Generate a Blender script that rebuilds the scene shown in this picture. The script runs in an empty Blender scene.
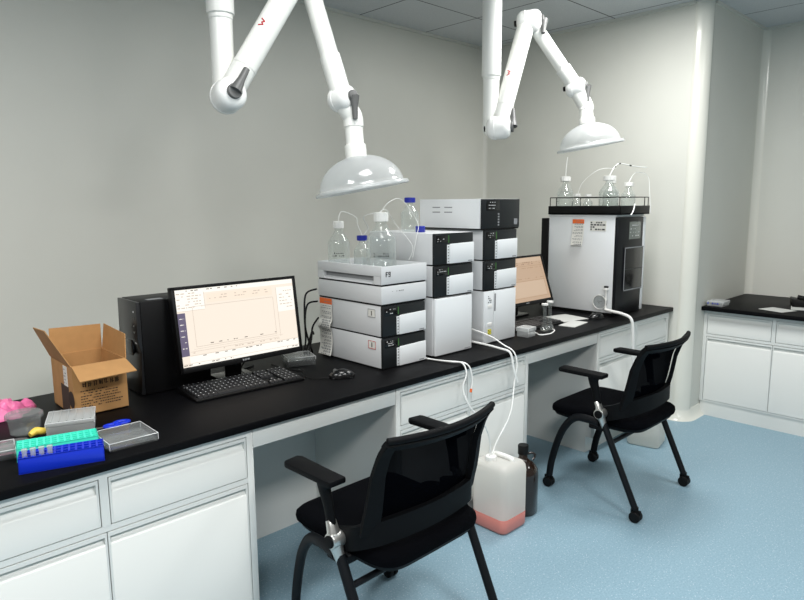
import bpy, bmesh, math, random
from mathutils import Vector, Matrix
PI = math.pi
random.seed(7)
C = bpy.context.scene.collection
SC = bpy.context.scene

# ------------------------------------------------------------------ camera, world, lights, exposure
def make_camera():
    yaw, pitch, roll = 0.76607289, 0.15065468, -0.00675988
    cy, sy, cp, sp = math.cos(yaw), math.sin(yaw), math.cos(pitch), math.sin(pitch)
    fw = Vector((sy*cp, cy*cp, -sp)); rt = Vector((cy, -sy, 0)); up = rt.cross(fw)
    cr, sr = math.cos(roll), math.sin(roll)
    r2 = cr*rt + sr*up; u2 = -sr*rt + cr*up
    cd = bpy.data.cameras.new('camera'); cd.sensor_width = 36; cd.sensor_fit = 'HORIZONTAL'
    cd.lens = 636.835/804*36; cd.clip_start = 0.02
    o = bpy.data.objects.new('camera', cd); C.objects.link(o)
    M = Matrix((r2, u2, -fw)).transposed().to_4x4()
    M.translation = Vector((0.0328, -1.84297, 1.529215))
    o.matrix_world = M
    SC.camera = o
make_camera()
w = bpy.data.worlds.new('world'); SC.world = w; w.use_nodes = True
w.node_tree.nodes['Background'].inputs[0].default_value = (1.0, 0.98, 0.95, 1)
w.node_tree.nodes['Background'].inputs[1].default_value = 0.23
def lamp(x, y, p, sx=0.6, sy=0.6, z=2.795, col=(1, 0.99, 0.975)):
    d = bpy.data.lights.new('ceiling_lamp', 'AREA'); d.shape = 'RECTANGLE'; d.size = sx; d.size_y = sy
    d.energy = p; d.color = col
    o = bpy.data.objects.new('ceiling_lamp', d); C.objects.link(o); o.location = (x, y, z)
for x, y, p in [(3.36, -0.22, 34), (1.39, -0.45, 18), (-0.6, -0.45, 36), (3.36, -2.4, 16), (1.39, -2.4, 46), (-0.6, -2.4, 48)]:
    lamp(x, y, p)
SC.view_settings.view_transform = 'Standard'
SC.view_settings.look = 'None'
SC.view_settings.exposure = 0.22
SC.view_settings.gamma = 1.0
SC.view_settings.use_curve_mapping = False

# ------------------------------------------------------------------ materials
def lin(c):
    return tuple((v/255/12.92 if v/255 <= 0.04045 else ((v/255+0.055)/1.055)**2.4) for v in c)
def mat(name, col, rough=0.5, metal=0.0, spec=0.5, bump=0.0, bscale=60, vary=0.0, vscale=8, emit=None, estr=1.0, coat=0.0):
    m = bpy.data.materials.new(name); m.use_nodes = True
    nt = m.node_tree; b = nt.nodes['Principled BSDF']
    c = lin(col) + (1,)
    b.inputs['Base Color'].default_value = c
    b.inputs['Roughness'].default_value = rough
    b.inputs['Metallic'].default_value = metal
    b.inputs['Specular IOR Level'].default_value = spec
    b.inputs['Coat Weight'].default_value = coat
    if emit:
        b.inputs['Emission Color'].default_value = lin(emit) + (1,)
        b.inputs['Emission Strength'].default_value = estr
    tc = nt.nodes.new('ShaderNodeTexCoord')
    if vary:
        n = nt.nodes.new('ShaderNodeTexNoise'); n.inputs['Scale'].default_value = vscale; n.inputs['Detail'].default_value = 4
        r = nt.nodes.new('ShaderNodeValToRGB')
        r.color_ramp.elements[0].position = 0.3; r.color_ramp.elements[1].position = 0.7
        r.color_ramp.elements[0].color = tuple(v*(1-vary) for v in c[:3]) + (1,)
        r.color_ramp.elements[1].color = tuple(min(1, v*(1+vary)) for v in c[:3]) + (1,)
        nt.links.new(tc.outputs['Object'], n.inputs['Vector']); nt.links.new(n.outputs['Fac'], r.inputs['Fac'])
        nt.links.new(r.outputs['Color'], b.inputs['Base Color'])
    if bump:
        n = nt.nodes.new('ShaderNodeTexNoise'); n.inputs['Scale'].default_value = bscale; n.inputs['Detail'].default_value = 3
        bp = nt.nodes.new('ShaderNodeBump'); bp.inputs['Strength'].default_value = bump; bp.inputs['Distance'].default_value = 0.01
        nt.links.new(tc.outputs['Object'], n.inputs['Vector']); nt.links.new(n.outputs['Fac'], bp.inputs['Height'])
        nt.links.new(bp.outputs['Normal'], b.inputs['Normal'])
    return m
def see_through(name, tint, surf, fac, rough=0.05, gloss=0.12, translucent=False, edge=0.4):
    """thin clear or milky plastic / glass: transparent + diffuse + mirror film"""
    m = bpy.data.materials.new(name); m.use_nodes = True
    nt = m.node_tree; nt.nodes.clear(); N = nt.nodes.new; L = nt.links.new
    out = N('ShaderNodeOutputMaterial'); tr = N('ShaderNodeBsdfTransparent'); tr.inputs[0].default_value = lin(tint) + (1,)
    df = N('ShaderNodeBsdfDiffuse'); df.inputs[0].default_value = lin(surf) + (1,)
    gl = N('ShaderNodeBsdfGlossy'); gl.inputs['Roughness'].default_value = rough
    src = df.outputs[0]
    if translucent:
        tl = N('ShaderNodeBsdfTranslucent'); tl.inputs[0].default_value = lin(surf) + (1,)
        mx = N('ShaderNodeMixShader'); mx.inputs[0].default_value = 0.5
        L(df.outputs[0], mx.inputs[1]); L(tl.outputs[0], mx.inputs[2]); src = mx.outputs[0]
    lw = N('ShaderNodeLayerWeight'); lw.inputs[0].default_value = 0.35
    mp = N('ShaderNodeMapRange'); mp.inputs[3].default_value = fac; mp.inputs[4].default_value = min(1, fac + edge)
    L(lw.outputs['Facing'], mp.inputs[0])
    m1 = N('ShaderNodeMixShader'); L(mp.outputs[0], m1.inputs[0]); L(tr.outputs[0], m1.inputs[1]); L(src, m1.inputs[2])
    l2 = N('ShaderNodeLayerWeight'); l2.inputs[0].default_value = 0.5
    pw = N('ShaderNodeMath'); pw.operation = 'POWER'; pw.inputs[1].default_value = 4.0; L(l2.outputs['Facing'], pw.inputs[0])
    ad = N('ShaderNodeMath'); ad.operation = 'MULTIPLY_ADD'; ad.inputs[1].default_value = 0.5*min(1, gloss*4); ad.inputs[2].default_value = gloss*0.2
    ad.use_clamp = True
    L(pw.outputs[0], ad.inputs[0])
    m2 = N('ShaderNodeMixShader'); L(ad.outputs[0], m2.inputs[0]); L(m1.outputs[0], m2.inputs[1]); L(gl.outputs[0], m2.inputs[2])
    L(m2.outputs[0], out.inputs[0])
    return m

M = {}
M['wall'] = mat('wall_panel', (211, 211.5, 203), 0.55, bump=0.08, bscale=220, vary=0.015, vscale=3)
M['trim'] = mat('trim_gloss', (222, 222, 212), 0.18)
M['white'] = mat('cabinet_white', (219, 221, 217), 0.35)
M['panel_grey'] = mat('board_white', (214, 217, 214), 0.5)
M['top'] = mat('black_worktop', (7, 7, 9), 0.5, spec=0.10, bump=0.03, bscale=500)
M['top_edge'] = M['top']
M['inst'] = mat('instrument_grey', (205, 207, 208), 0.45, bump=0.03, bscale=700)
M['inst_light'] = mat('instrument_light', (222, 225, 226), 0.4)
M['dark'] = mat('instrument_dark', (27, 30, 32), 0.35, spec=0.3)
M['black'] = mat('black_plastic', (9, 9, 10), 0.45, spec=0.22)
M['black_gloss'] = mat('black_gloss', (9, 9, 11), 0.2)
M['frame'] = mat('chair_black_plastic', (7, 8, 10), 0.6, spec=0.12)
M['fabric'] = mat('chair_black_fabric', (5, 6, 9), 0.95, spec=0.05, bump=0.25, bscale=900)
M['leg'] = mat('chair_leg_coat', (9, 12, 16), 0.5, spec=0.2)
M['silver'] = mat('brushed_silver', (196, 196, 192), 0.28, metal=0.9)
M['arm'] = mat('arm_white', (232, 233, 228), 0.3)
M['joint'] = mat('joint_white', (236, 237, 234), 0.25)
M['grey'] = mat('grey_knob', (92, 93, 92), 0.45)
M['red'] = mat('red_mark', (190, 30, 45), 0.5)
M['card'] = mat('cardboard', (176, 132, 82), 0.85, vary=0.06, vscale=25)
M['ink'] = mat('dark_ink', (50, 38, 28), 0.8)
M['ink_black'] = mat('black_print', (28, 28, 30), 0.7)
M['ink_grey'] = mat('grey_print', (130, 132, 134), 0.7)
M['paper'] = mat('white_paper', (222, 221, 214), 0.85)
M['sheet'] = mat('loose_sheet', (196, 197, 193), 0.9)
M['orange'] = mat('orange_print', (226, 104, 40), 0.6)
M['blue'] = mat('blue_plastic', (14, 48, 196), 0.35)
M['bluecap'] = mat('blue_cap', (30, 44, 150), 0.4)
M['teal'] = mat('teal_plastic', (66, 226, 198), 0.4)
M['pink'] = mat('pink_plastic', (238, 120, 172), 0.35, vary=0.12, vscale=40)
M['yellow'] = mat('yellow_plastic', (236, 204, 84), 0.4)
M['cap'] = mat('white_cap', (232, 232, 228), 0.4)
M['tube'] = mat('white_tube', (232, 233, 230), 0.3)
M['amber'] = mat('amber_glass', (34, 22, 16), 0.12, coat=0.3)
M['liquid_red'] = mat('waste_liquid', (198, 124, 114), 0.35)
M['green'] = mat('green_led', (60, 110, 50), 0.4, emit=(90, 170, 70), estr=0.06)
M['key'] = mat('key_black', (24, 24, 26), 0.5)
M['keymark'] = mat('key_legend', (200, 200, 200), 0.6)
M['water'] = see_through('water', (252, 253, 253), (225, 230, 230), 0.02, 0.02, 0.1, edge=0.08)
M['glass'] = see_through('thin_glass', (251, 253, 252), (225, 230, 227), 0.04, 0.03, 0.3, edge=0.22)
M['clear'] = see_through('clear_plastic', (236, 238, 238), (225, 228, 228), 0.06, 0.12, 0.25, edge=0.12)
M['frost'] = see_through('frosted_plastic', (236, 238, 238), (225, 228, 227), 0.30, 0.25, 0.2, edge=0.2)
M['dome'] = see_through('dome_plastic', (244, 246, 246), (244, 246, 246), 0.36, 0.12, 0.35, True)
M['edge'] = see_through('plastic_edge_glint', (240, 242, 242), (240, 242, 242), 0.7, 0.15, 0.25)  # pale film that paints the glint on clear plastic edges
M['jug'] = see_through('jug_plastic', (245, 245, 242), (242, 242, 237), 0.78, 0.35, 0.1, True)
M['mesh'] = see_through('mesh_fabric', (150, 155, 160), (5, 6, 9), 0.955, 0.6, 0.0)
def screen_mat(name, col, s):
    m = bpy.data.materials.new(name); m.use_nodes = True; nt = m.node_tree
    b = nt.nodes['Principled BSDF']; b.inputs['Base Color'].default_value = (0.01, 0.01, 0.01, 1); b.inputs['Roughness'].default_value = 0.3
    b.inputs['Emission Color'].default_value = lin(col) + (1,); b.inputs['Emission Strength'].default_value = s
    return m
SCR = [screen_mat('screen_cream', (253, 240, 224), 0.86), screen_mat('screen_white', (255, 250, 240), 0.92), screen_mat('screen_rule', (205, 188, 172), 0.9),
       screen_mat('screen_violet', (104, 96, 120), 0.9), screen_mat('screen_text', (120, 108, 98), 0.8), screen_mat('screen_toolbar', (240, 224, 206), 0.98)]
SCR2 = [screen_mat('far_screen_cream', (218, 186, 156), 0.66), screen_mat('far_screen_pale', (224, 196, 168), 0.7), screen_mat('far_screen_rule', (170, 132, 96), 0.8),
        screen_mat('far_screen_text', (120, 86, 60), 0.8)]

def floor_mat():
    m = bpy.data.materials.new('blue_vinyl'); m.use_nodes = True; nt = m.node_tree; N = nt.nodes.new; L = nt.links.new
    b = nt.nodes['Principled BSDF']; tc = N('ShaderNodeTexCoord')
    n1 = N('ShaderNodeTexNoise'); n1.inputs['Scale'].default_value = 130; n1.inputs['Detail'].default_value = 5
    r1 = N('ShaderNodeValToRGB')
    r1.color_ramp.elements[0].position = 0.35; r1.color_ramp.elements[1].position = 0.65
    r1.color_ramp.elements[0].color = lin((126, 156, 171)) + (1,); r1.color_ramp.elements[1].color = lin((142, 171, 185)) + (1,)
    n2 = N('ShaderNodeTexVoronoi'); n2.inputs['Scale'].default_value = 85
    r2 = N('ShaderNodeMath'); r2.operation = 'LESS_THAN'; r2.inputs[1].default_value = 0.17
    mx = N('ShaderNodeMixRGB'); mx.inputs[2].default_value = lin((182, 198, 208)) + (1,)
    L(tc.outputs['Object'], n1.inputs['Vector']); L(tc.outputs['Object'], n2.inputs['Vector'])
    L(n1.outputs['Fac'], r1.inputs['Fac']); L(r1.outputs['Color'], mx.inputs[1])
    L(n2.outputs['Distance'], r2.inputs[0]); L(r2.outputs[0], mx.inputs[0])
    L(mx.outputs[0], b.inputs['Base Color'])
    b.inputs['Roughness'].default_value = 0.42; b.inputs['Specular IOR Level'].default_value = 0.4
    return m
M['floor'] = floor_mat()
def ceil_mat():
    m = bpy.data.materials.new('ceiling_tiles'); m.use_nodes = True; nt = m.node_tree; N = nt.nodes.new; L = nt.links.new
    b = nt.nodes['Principled BSDF']; tc = N('ShaderNodeTexCoord'); sp = N('ShaderNodeSeparateXYZ'); L(tc.outputs['Object'], sp.inputs[0])
    outs = []
    for axis, off in (('X', 3.034), ('Y', 1.178)):
        a = N('ShaderNodeMath'); a.operation = 'SUBTRACT'; a.inputs[1].default_value = off - 0.004; L(sp.outputs[axis], a.inputs[0])
        d = N('ShaderNodeMath'); d.operation = 'DIVIDE'; d.inputs[1].default_value = 0.655; L(a.outputs[0], d.inputs[0])
        f = N('ShaderNodeMath'); f.operation = 'FRACT'; L(d.outputs[0], f.inputs[0])
        l = N('ShaderNodeMath'); l.operation = 'LESS_THAN'; l.inputs[1].default_value = 0.014; L(f.outputs[0], l.inputs[0]); outs.append(l)
    mxm = N('ShaderNodeMath'); mxm.operation = 'MAXIMUM'; L(outs[0].outputs[0], mxm.inputs[0]); L(outs[1].outputs[0], mxm.inputs[1])
    n = N('ShaderNodeTexNoise'); n.inputs['Scale'].default_value = 90; n.inputs['Detail'].default_value = 6; L(tc.outputs['Object'], n.inputs['Vector'])
    r = N('ShaderNodeValToRGB'); r.color_ramp.elements[0].color = lin((188, 191, 193)) + (1,); r.color_ramp.elements[1].color = lin((214, 216, 217)) + (1,)
    L(n.outputs['Fac'], r.inputs['Fac'])
    mx = N('ShaderNodeMixRGB'); mx.inputs[2].default_value = lin((70, 72, 74)) + (1,)
    L(mxm.outputs[0], mx.inputs[0]); L(r.outputs[0], mx.inputs[1]); L(mx.outputs[0], b.inputs['Base Color'])
    b.inputs['Roughness'].default_value = 0.8
    return m
M['ceiling'] = ceil_mat()

# ------------------------------------------------------------------ mesh helpers
class MB:
    def __init__(self): self.bm = bmesh.new(); self.mi = 0
    def _merge(self, b2):
        for f in b2.faces: f.material_index = self.mi
        me = bpy.data.meshes.new('tmp'); b2.to_mesh(me); b2.free()
        self.bm.from_mesh(me); bpy.data.meshes.remove(me); return self
    def box(self, x0, x1, y0, y1, z0, z1, bev=0, seg=2, rot=None, at=None):
        b = bmesh.new(); bmesh.ops.create_cube(b, size=1)
        for v in b.verts: v.co = Vector(((x0+x1)/2+v.co.x*(x1-x0), (y0+y1)/2+v.co.y*(y1-y0), (z0+z1)/2+v.co.z*(z1-z0)))
        if bev: bmesh.ops.bevel(b, geom=b.edges[:], offset=bev, segments=seg, profile=0.5, affect='EDGES')
        if rot is not None: bmesh.ops.transform(b, matrix=rot, verts=b.verts)
        if at is not None: bmesh.ops.translate(b, vec=at, verts=b.verts)
        return self._merge(b)
    def prism(self, prof, axis, a0, a1, bev=0, seg=2):
        """extrude a 2D outline along x, y or z"""
        b = bmesh.new()
        def P(p, a):
            return {'x': (a, p[0], p[1]), 'y': (p[0], a, p[1]), 'z': (p[0], p[1], a)}[axis]
        lo = [b.verts.new(P(p, a0)) for p in prof]; hi = [b.verts.new(P(p, a1)) for p in prof]
        n = len(prof)
        b.faces.new(lo[::-1]); b.faces.new(hi)
        for i in range(n): b.faces.new((lo[i], lo[(i+1) % n], hi[(i+1) % n], hi[i]))
        bmesh.ops.recalc_face_normals(b, faces=b.faces)
        if bev: bmesh.ops.bevel(b, geom=b.edges[:], offset=bev, segments=seg, profile=0.5, affect='EDGES')
        return self._merge(b)
    def lathe(self, prof, c=(0, 0, 0), seg=32, axis=(0, 0, 1)):
        b = bmesh.new(); rings = []
        q = Vector((0, 0, 1)).rotation_difference(Vector(axis).normalized()).to_matrix(); c = Vector(c)
        for r, z in prof:
            if r < 1e-5: rings.append([b.verts.new(c + q @ Vector((0, 0, z)))])
            else: rings.append([b.verts.new(c + q @ Vector((r*math.cos(2*PI*i/seg), r*math.sin(2*PI*i/seg), z))) for i in range(seg)])
        for A, B in zip(rings, rings[1:]):
            for i in range(seg):
                j = (i+1) % seg
                if len(A) == 1 and len(B) == 1: continue
                if len(A) == 1: b.faces.new((A[0], B[i], B[j]))
                elif len(B) == 1: b.faces.new((A[i], A[j], B[0]))
                else: b.faces.new((A[i], A[j], B[j], B[i]))
        bmesh.ops.recalc_face_normals(b, faces=b.faces)
        return self._merge(b)
    def cyl(self, p0, p1, r, r2=None, seg=24, bev=0):
        p0 = Vector(p0); d = Vector(p1) - p0; h = d.length; r2 = r if r2 is None else r2
        if bev:
            q = [(math.sin(PI/2*i/5), 1-math.cos(PI/2*i/5)) for i in range(6)]
            pr = [(0, 0)] + [(r-bev+bev*a, bev*b_) for a, b_ in q] + [(r2-bev+bev*a, h-bev*b_) for a, b_ in reversed(q)] + [(0, h)]
        else: pr = [(0, 0), (r, 0), (r2, h), (0, h)]
        return self.lathe(pr, p0, seg, d)
    def tube(self, pts, r, seg=10, smooth=0, flat=None):
        pts = [Vector(p) for p in pts]
        if smooth: pts, r = spline(pts, smooth, r)
        rs = r if isinstance(r, (list, tuple)) else [r]*len(pts)
        b = bmesh.new(); rings = []; up = None
        for i, p in enumerate(pts):
            t = (pts[min(i+1, len(pts)-1)] - pts[max(i-1, 0)]).normalized()
            if up is None:
                up = Vector((0, 0, 1)) if abs(t.z) < 0.9 else Vector((1, 0, 0))
            n = (up - t*up.dot(t)).normalized(); up = n; s = t.cross(n)
            fx, fy = (1, 1) if flat is None else flat
            rings.append([b.verts.new(p + n*rs[i]*fx*math.cos(2*PI*k/seg) + s*rs[i]*fy*math.sin(2*PI*k/seg)) for k in range(seg)])
        for A, B in zip(rings, rings[1:]):
            for k in range(seg): b.faces.new((A[k], A[(k+1) % seg], B[(k+1) % seg], B[k]))
        b.faces.new(rings[0][::-1]); b.faces.new(rings[-1])
        bmesh.ops.recalc_face_normals(b, faces=b.faces)
        return self._merge(b)
    def sphere(self, c, r, sc=(1, 1, 1), u=20, v=12):
        b = bmesh.new(); bmesh.ops.create_uvsphere(b, u_segments=u, v_segments=v, radius=r)
        for q in b.verts: q.co = Vector((q.co.x*sc[0]+c[0], q.co.y*sc[1]+c[1], q.co.z*sc[2]+c[2]))
        return self._merge(b)
    def poly(self, pts, thick=0):
        b = bmesh.new(); vs = [b.verts.new(p) for p in pts]; f = b.faces.new(vs)
        if thick:
            b.normal_update(); n = f.normal.copy()
            r = bmesh.ops.extrude_face_region(b, geom=[f])
            bmesh.ops.translate(b, vec=n*thick, verts=[g for g in r['geom'] if isinstance(g, bmesh.types.BMVert)])
            bmesh.ops.recalc_face_normals(b, faces=b.faces)
        return self._merge(b)
    def grid(self, fn, nu, nv, thick=0):
        b = bmesh.new(); V = [[b.verts.new(fn(i/nu, j/nv)) for j in range(nv+1)] for i in range(nu+1)]
        for i in range(nu):
            for j in range(nv): b.faces.new((V[i][j], V[i+1][j], V[i+1][j+1], V[i][j+1]))
        if thick:
            bmesh.ops.recalc_face_normals(b, faces=b.faces)
            bmesh.ops.solidify(b, geom=b.faces[:], thickness=thick)
        bmesh.ops.recalc_face_normals(b, faces=b.faces)
        return self._merge(b)
    def build(self, name, mats, parent=None, off=None, angle=38, label=None):
        if off is not None: bmesh.ops.translate(self.bm, vec=-Vector(off), verts=self.bm.verts)
        me = bpy.data.meshes.new(name); self.bm.to_mesh(me); self.bm.free()
        for m in (mats if isinstance(mats, (list, tuple)) else [mats]): me.materials.append(m)
        for p in me.polygons: p.use_smooth = True
        me.set_sharp_from_angle(angle=math.radians(angle))
        o = bpy.data.objects.new(name, me); C.objects.link(o)
        if parent is not None: o.parent = parent
        elif off is not None: o.location = off
        if label: o['label'] = label
        return o
def spline(pts, n, r=None):
    out = []; ro = []; P = [pts[0]] + list(pts) + [pts[-1]]
    R_ = None if not isinstance(r, (list, tuple)) else [r[0]] + list(r) + [r[-1]]
    for i in range(1, len(P)-2):
        for k in range(n):
            t = k/n; a, b, c, d = P[i-1], P[i], P[i+1], P[i+2]
            out.append(0.5*((2*b)+(c-a)*t+(2*a-5*b+4*c-d)*t*t+(3*b-a-3*c+d)*t**3))
            ro.append(r if R_ is None else R_[i]*(1-t)+R_[i+1]*t)
    out.append(P[-2]); ro.append(r if R_ is None else R_[-2]); return out, ro
def tag(o, label, cat, group=None):
    o['label'] = label; o['category'] = cat
    if group: o['group'] = group
    return o
def thing(name, loc, label, cat, group=None, rz=0):
    o = bpy.data.objects.new(name, None); o.empty_display_size = 0.05; C.objects.link(o)
    o.location = loc; o.rotation_euler = (0, 0, rz); return tag(o, label, cat, group)
def struct(name, mb, m):
    o = mb.build(name, m); o['kind'] = 'structure'; return o
def dup(root, loc, rz, label):
    r = root.copy(); C.objects.link(r); r.location = loc; r.rotation_euler = (0, 0, rz); r['label'] = label
    for ch in list(root.children):
        c = ch.copy(); C.objects.link(c); c.parent = r
        for g in list(ch.children):
            d = g.copy(); C.objects.link(d); d.parent = c
    return r
def dashes(mb, o, ux, uy, rows, hh, fill=0.7, wmin=0.3, wmax=1.2, th=0.0004, nrm=None):
    """rows of small illegible print: o corner, ux/uy edge vectors"""
    o = Vector(o); ux = Vector(ux); uy = Vector(uy); n = (ux.cross(uy)).normalized() if nrm is None else Vector(nrm)
    L = ux.length; eu = ux.normalized(); ev = uy.normalized()
    for i in range(rows):
        base = o + uy*((i+0.5)/rows) - ev*hh/2; x = 0.0; stop = L*random.uniform(0.6, 1.0)
        while x < stop:
            wd = hh*random.uniform(wmin, wmax)*2
            if x + wd > L: break
            if random.random() < fill:
                p = base + eu*x + n*th
                mb.poly([p, p+eu*wd, p+eu*wd+ev*hh, p+ev*hh])
            x += wd + hh*0.6

# ------------------------------------------------------------------ the room
R0 = 0.085; H = 0.80; HC = 2.81; XE = 4.436; YB = 1.695; YC = -0.118; XR = 5.496
struct('floor', MB().box(-2.5, 5.6, -4.6, 1.8, -0.06, 0), M['floor'])
struct('ceiling', MB().box(-2.5, 5.6, -4.6, 1.8, HC, HC+0.06), M['ceiling'])
struct('wall_back', MB().box(-2.5, XE+0.1, YB, YB+0.1, 0, HC), M['wall'])
struct('wall_end', MB().box(XE, XE+0.1, YC+R0-0.004, YB, 0, HC), M['wall'])
struct('wall_alcove', MB().box(XE+R0-0.004, XR+0.1, YC, YC+0.1, 0, HC), M['wall'])
struct('wall_right', MB().box(XR, XR+0.1, -4.6, YC, 0, HC), M['wall'])
def quarter(cx, cy, r, a0, a1, n=10): return [(cx+r*math.cos(a0+(a1-a0)*i/n), cy+r*math.sin(a0+(a1-a0)*i/n)) for i in range(n+1)]
# rounded convex corner cover of the column, and the two concave coves
R_ = R0
struct('trim_1', MB().prism(quarter(XE+R_-0.004, YC+R_-0.004, R_, PI, 1.5*PI) + [(XE+R_+0.01, YC+0.004), (XE+R_+0.01, YC+R_+0.01), (XE+0.004, YC+R_+0.01)], 'z', 0, HC), M['trim'])
rc = 0.05
struct('trim_2', MB().prism([(XR, YC)] + quarter(XR-rc, YC-rc, rc, PI/2, 0), 'z', 0, HC), M['trim'])
rc = 0.035
struct('trim_3', MB().prism([(XE, YB)] + quarter(XE-rc, YB-rc, rc, PI/2, 0), 'z', 0, HC), M['wall'])
ce = MB(); e = 0.018
ce.box(0 - 2.5, XE, YB-e, YB, HC-e, HC); ce.box(XE-e, XE, YC+R_, YB, HC-e, HC)
struct('trim_4', ce, M['wall'])
ce = MB(); ce.box(XE+R_, XR, YC-e, YC, HC-e, HC); ce.box(XR-e, XR, -4.6, YC, HC-e, HC)
struct('trim_5', ce, M['wall'])
# coved skirting round the column foot and along the walls
def cove(h=0.07, d=0.055): return [(0, 0), (d, 0)] + quarter(d, h, d, 1.5*PI, PI)[1:]
bb = MB()
prof = [(0.0, 0.0), (0.042, 0.0), (0.034, 0.006), (0.016, 0.03), (0.008, 0.06), (0.004, 0.075), (0, 0.078)]
path = [(XE, 0.9, 180)] + [(XE+R_+0.0, YC+R_, 0)]
b = bmesh.new(); ring = []
stations = [((XE, 1.6), (-1, 0)), ((XE, YC+R_), (-1, 0))] + [((XE+R_+R_*math.cos(a), YC+R_+R_*math.sin(a)), (math.cos(a), math.sin(a))) for a in [PI+PI/2*i/8 for i in range(1, 9)]] + [((XR, YC), (0, -1))]
for (px, py), (nx, ny) in stations: ring.append([b.verts.new((px+nx*d, py+ny*d, z)) for d, z in prof])
for A, B in zip(ring, ring[1:]):
    for i in range(len(prof)-1): b.faces.new((A[i], A[i+1], B[i+1], B[i]))
bmesh.ops.recalc_face_normals(b, faces=b.faces); bb._merge(b)
struct('baseboard_end', bb, M['trim'])
struct('baseboard_back', MB().prism([(YB, 0), (YB-0.05, 0), (YB-0.02, 0.03), (YB-0.004, 0.078), (YB, 0.078)], 'x', -2.5, XE-0.06), M['trim'])

# ------------------------------------------------------------------ lab benches
GC = 'white lab bench base cabinets'
def cabinet(loc, w_, rz, label, toe=0.06, depth=0.60, end=False):
    t = thing('base_cabinet', loc, label, 'cabinet', None, rz)
    f0 = 0.02; top = 0.771; st = 0.024
    mid = w_/2; body = MB()
    body.box(0, w_, 0.042, depth, 0.105, top)
    body.box(0, st, f0, 0.042, 0.105, top, 0.001); body.box(w_-st, w_, f0, 0.042, 0.105, top, 0.001)
    body.box(st, w_-st, f0, 0.042, 0.747, top); body.box(st, w_-st, f0+0.001, 0.042, 0.581, 0.599)
    body.box(mid-0.012, mid+0.012, f0, 0.042, 0.599, 0.747)
    body.box(st, w_-st, f0+0.004, 0.042, 0.105, 0.117)
    body.build('carcass', M['white'], t)
    MB().box(0.004, w_-0.004, f0+toe, depth, 0, 0.105).build('plinth', M['white'], t)
    g = 0.003
    for a, b_ in ((st+g, mid-0.012-g), (mid+0.012+g, w_-st-g)):
        p = MB(); p.prism([(f0, 0.602), (f0, 0.696), (f0+0.004, 0.7015), (f0+0.012, 0.708), (f0+0.019, 0.730), (f0, 0.733), (f0, 0.744), (0.041, 0.744), (0.041, 0.602)], 'x', a+0.006, b_-0.006)
        for q0, q1 in ((a, a+0.006), (b_-0.006, b_)): p.prism([(f0+0.001, 0.602), (f0+0.001, 0.744), (0.041, 0.744), (0.041, 0.602)], 'x', q0, q1)
        p.build('drawer', M['white'], t)
    for a, b_ in ((st+g, mid-0.0015), (mid+0.0015, w_-st-g)):
        p = MB(); p.prism([(f0, 0.12), (f0, 0.536), (f0+0.005, 0.5425), (f0+0.014, 0.548), (f0+0.019, 0.561), (f0, 0.565), (f0, 0.578), (0.041, 0.578), (0.041, 0.12)], 'x', a+0.006, b_-0.006)
        for q0, q1 in ((a, a+0.006), (b_-0.006, b_)): p.prism([(f0+0.001, 0.12), (f0+0.001, 0.578), (0.041, 0.578), (0.041, 0.12)], 'x', q0, q1)
        p.build('door', M['white'], t)
    return t
cabinet((0.125, 0, 0), 0.985, 0, 'white base cabinet at the left under the cardboard box and blue tube rack')
cabinet((1.787, 0, 0), 0.945, 0, 'white base cabinet in the middle behind the waste jug and brown bottle')
cabinet((3.437, 0, 0), 0.97, 0, 'white base cabinet at the far end of the long bench, behind the far chair')
cabinet((4.652, -0.119, 0), 0.90, -PI/2, 'white base cabinet with plinth standing alone in the right-hand alcove', toe=0.012, depth=0.80)
cabinet((-0.87, 0, 0), 0.985, 0, 'white base cabinet outside the left edge of the picture')
tag(MB().box(-0.87, XE-0.004, 0.0, 0.865, 0.772, H, 0.004).build('countertop', M['top'], off=(1.8, 0.43, 0.772)), 'long black worktop of the instrument bench along the back', 'worktop')
tag(MB().box(4.610, XR-0.003, -1.05, YC-0.001, 0.772, 0.80, 0.004).build('countertop', M['top'], off=(5.0, -0.6, 0.772)), 'short black worktop on the alcove cabinet at the right', 'worktop')
for x0, x1, lab in ((1.112, 1.785, 'near chair'), (2.734, 3.435, 'far chair')):
    tag(MB().box(x0, x1, 0.022, 0.045, 0.70, 0.7715, 0.001).build('apron_panel', M['white'], off=((x0+x1)/2, 0.03, 0.70)), 'white strip panel under the worktop above the knee space of the ' + lab, 'panel')
    tag(MB().box(x0-0.04, x1+0.04, 0.601, 0.62, 0.0, 0.7715).build('modesty_panel', M['panel_grey'], off=((x0+x1)/2, 0.61, 0)), 'white board closing the back of the knee space of the ' + lab, 'panel')

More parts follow.
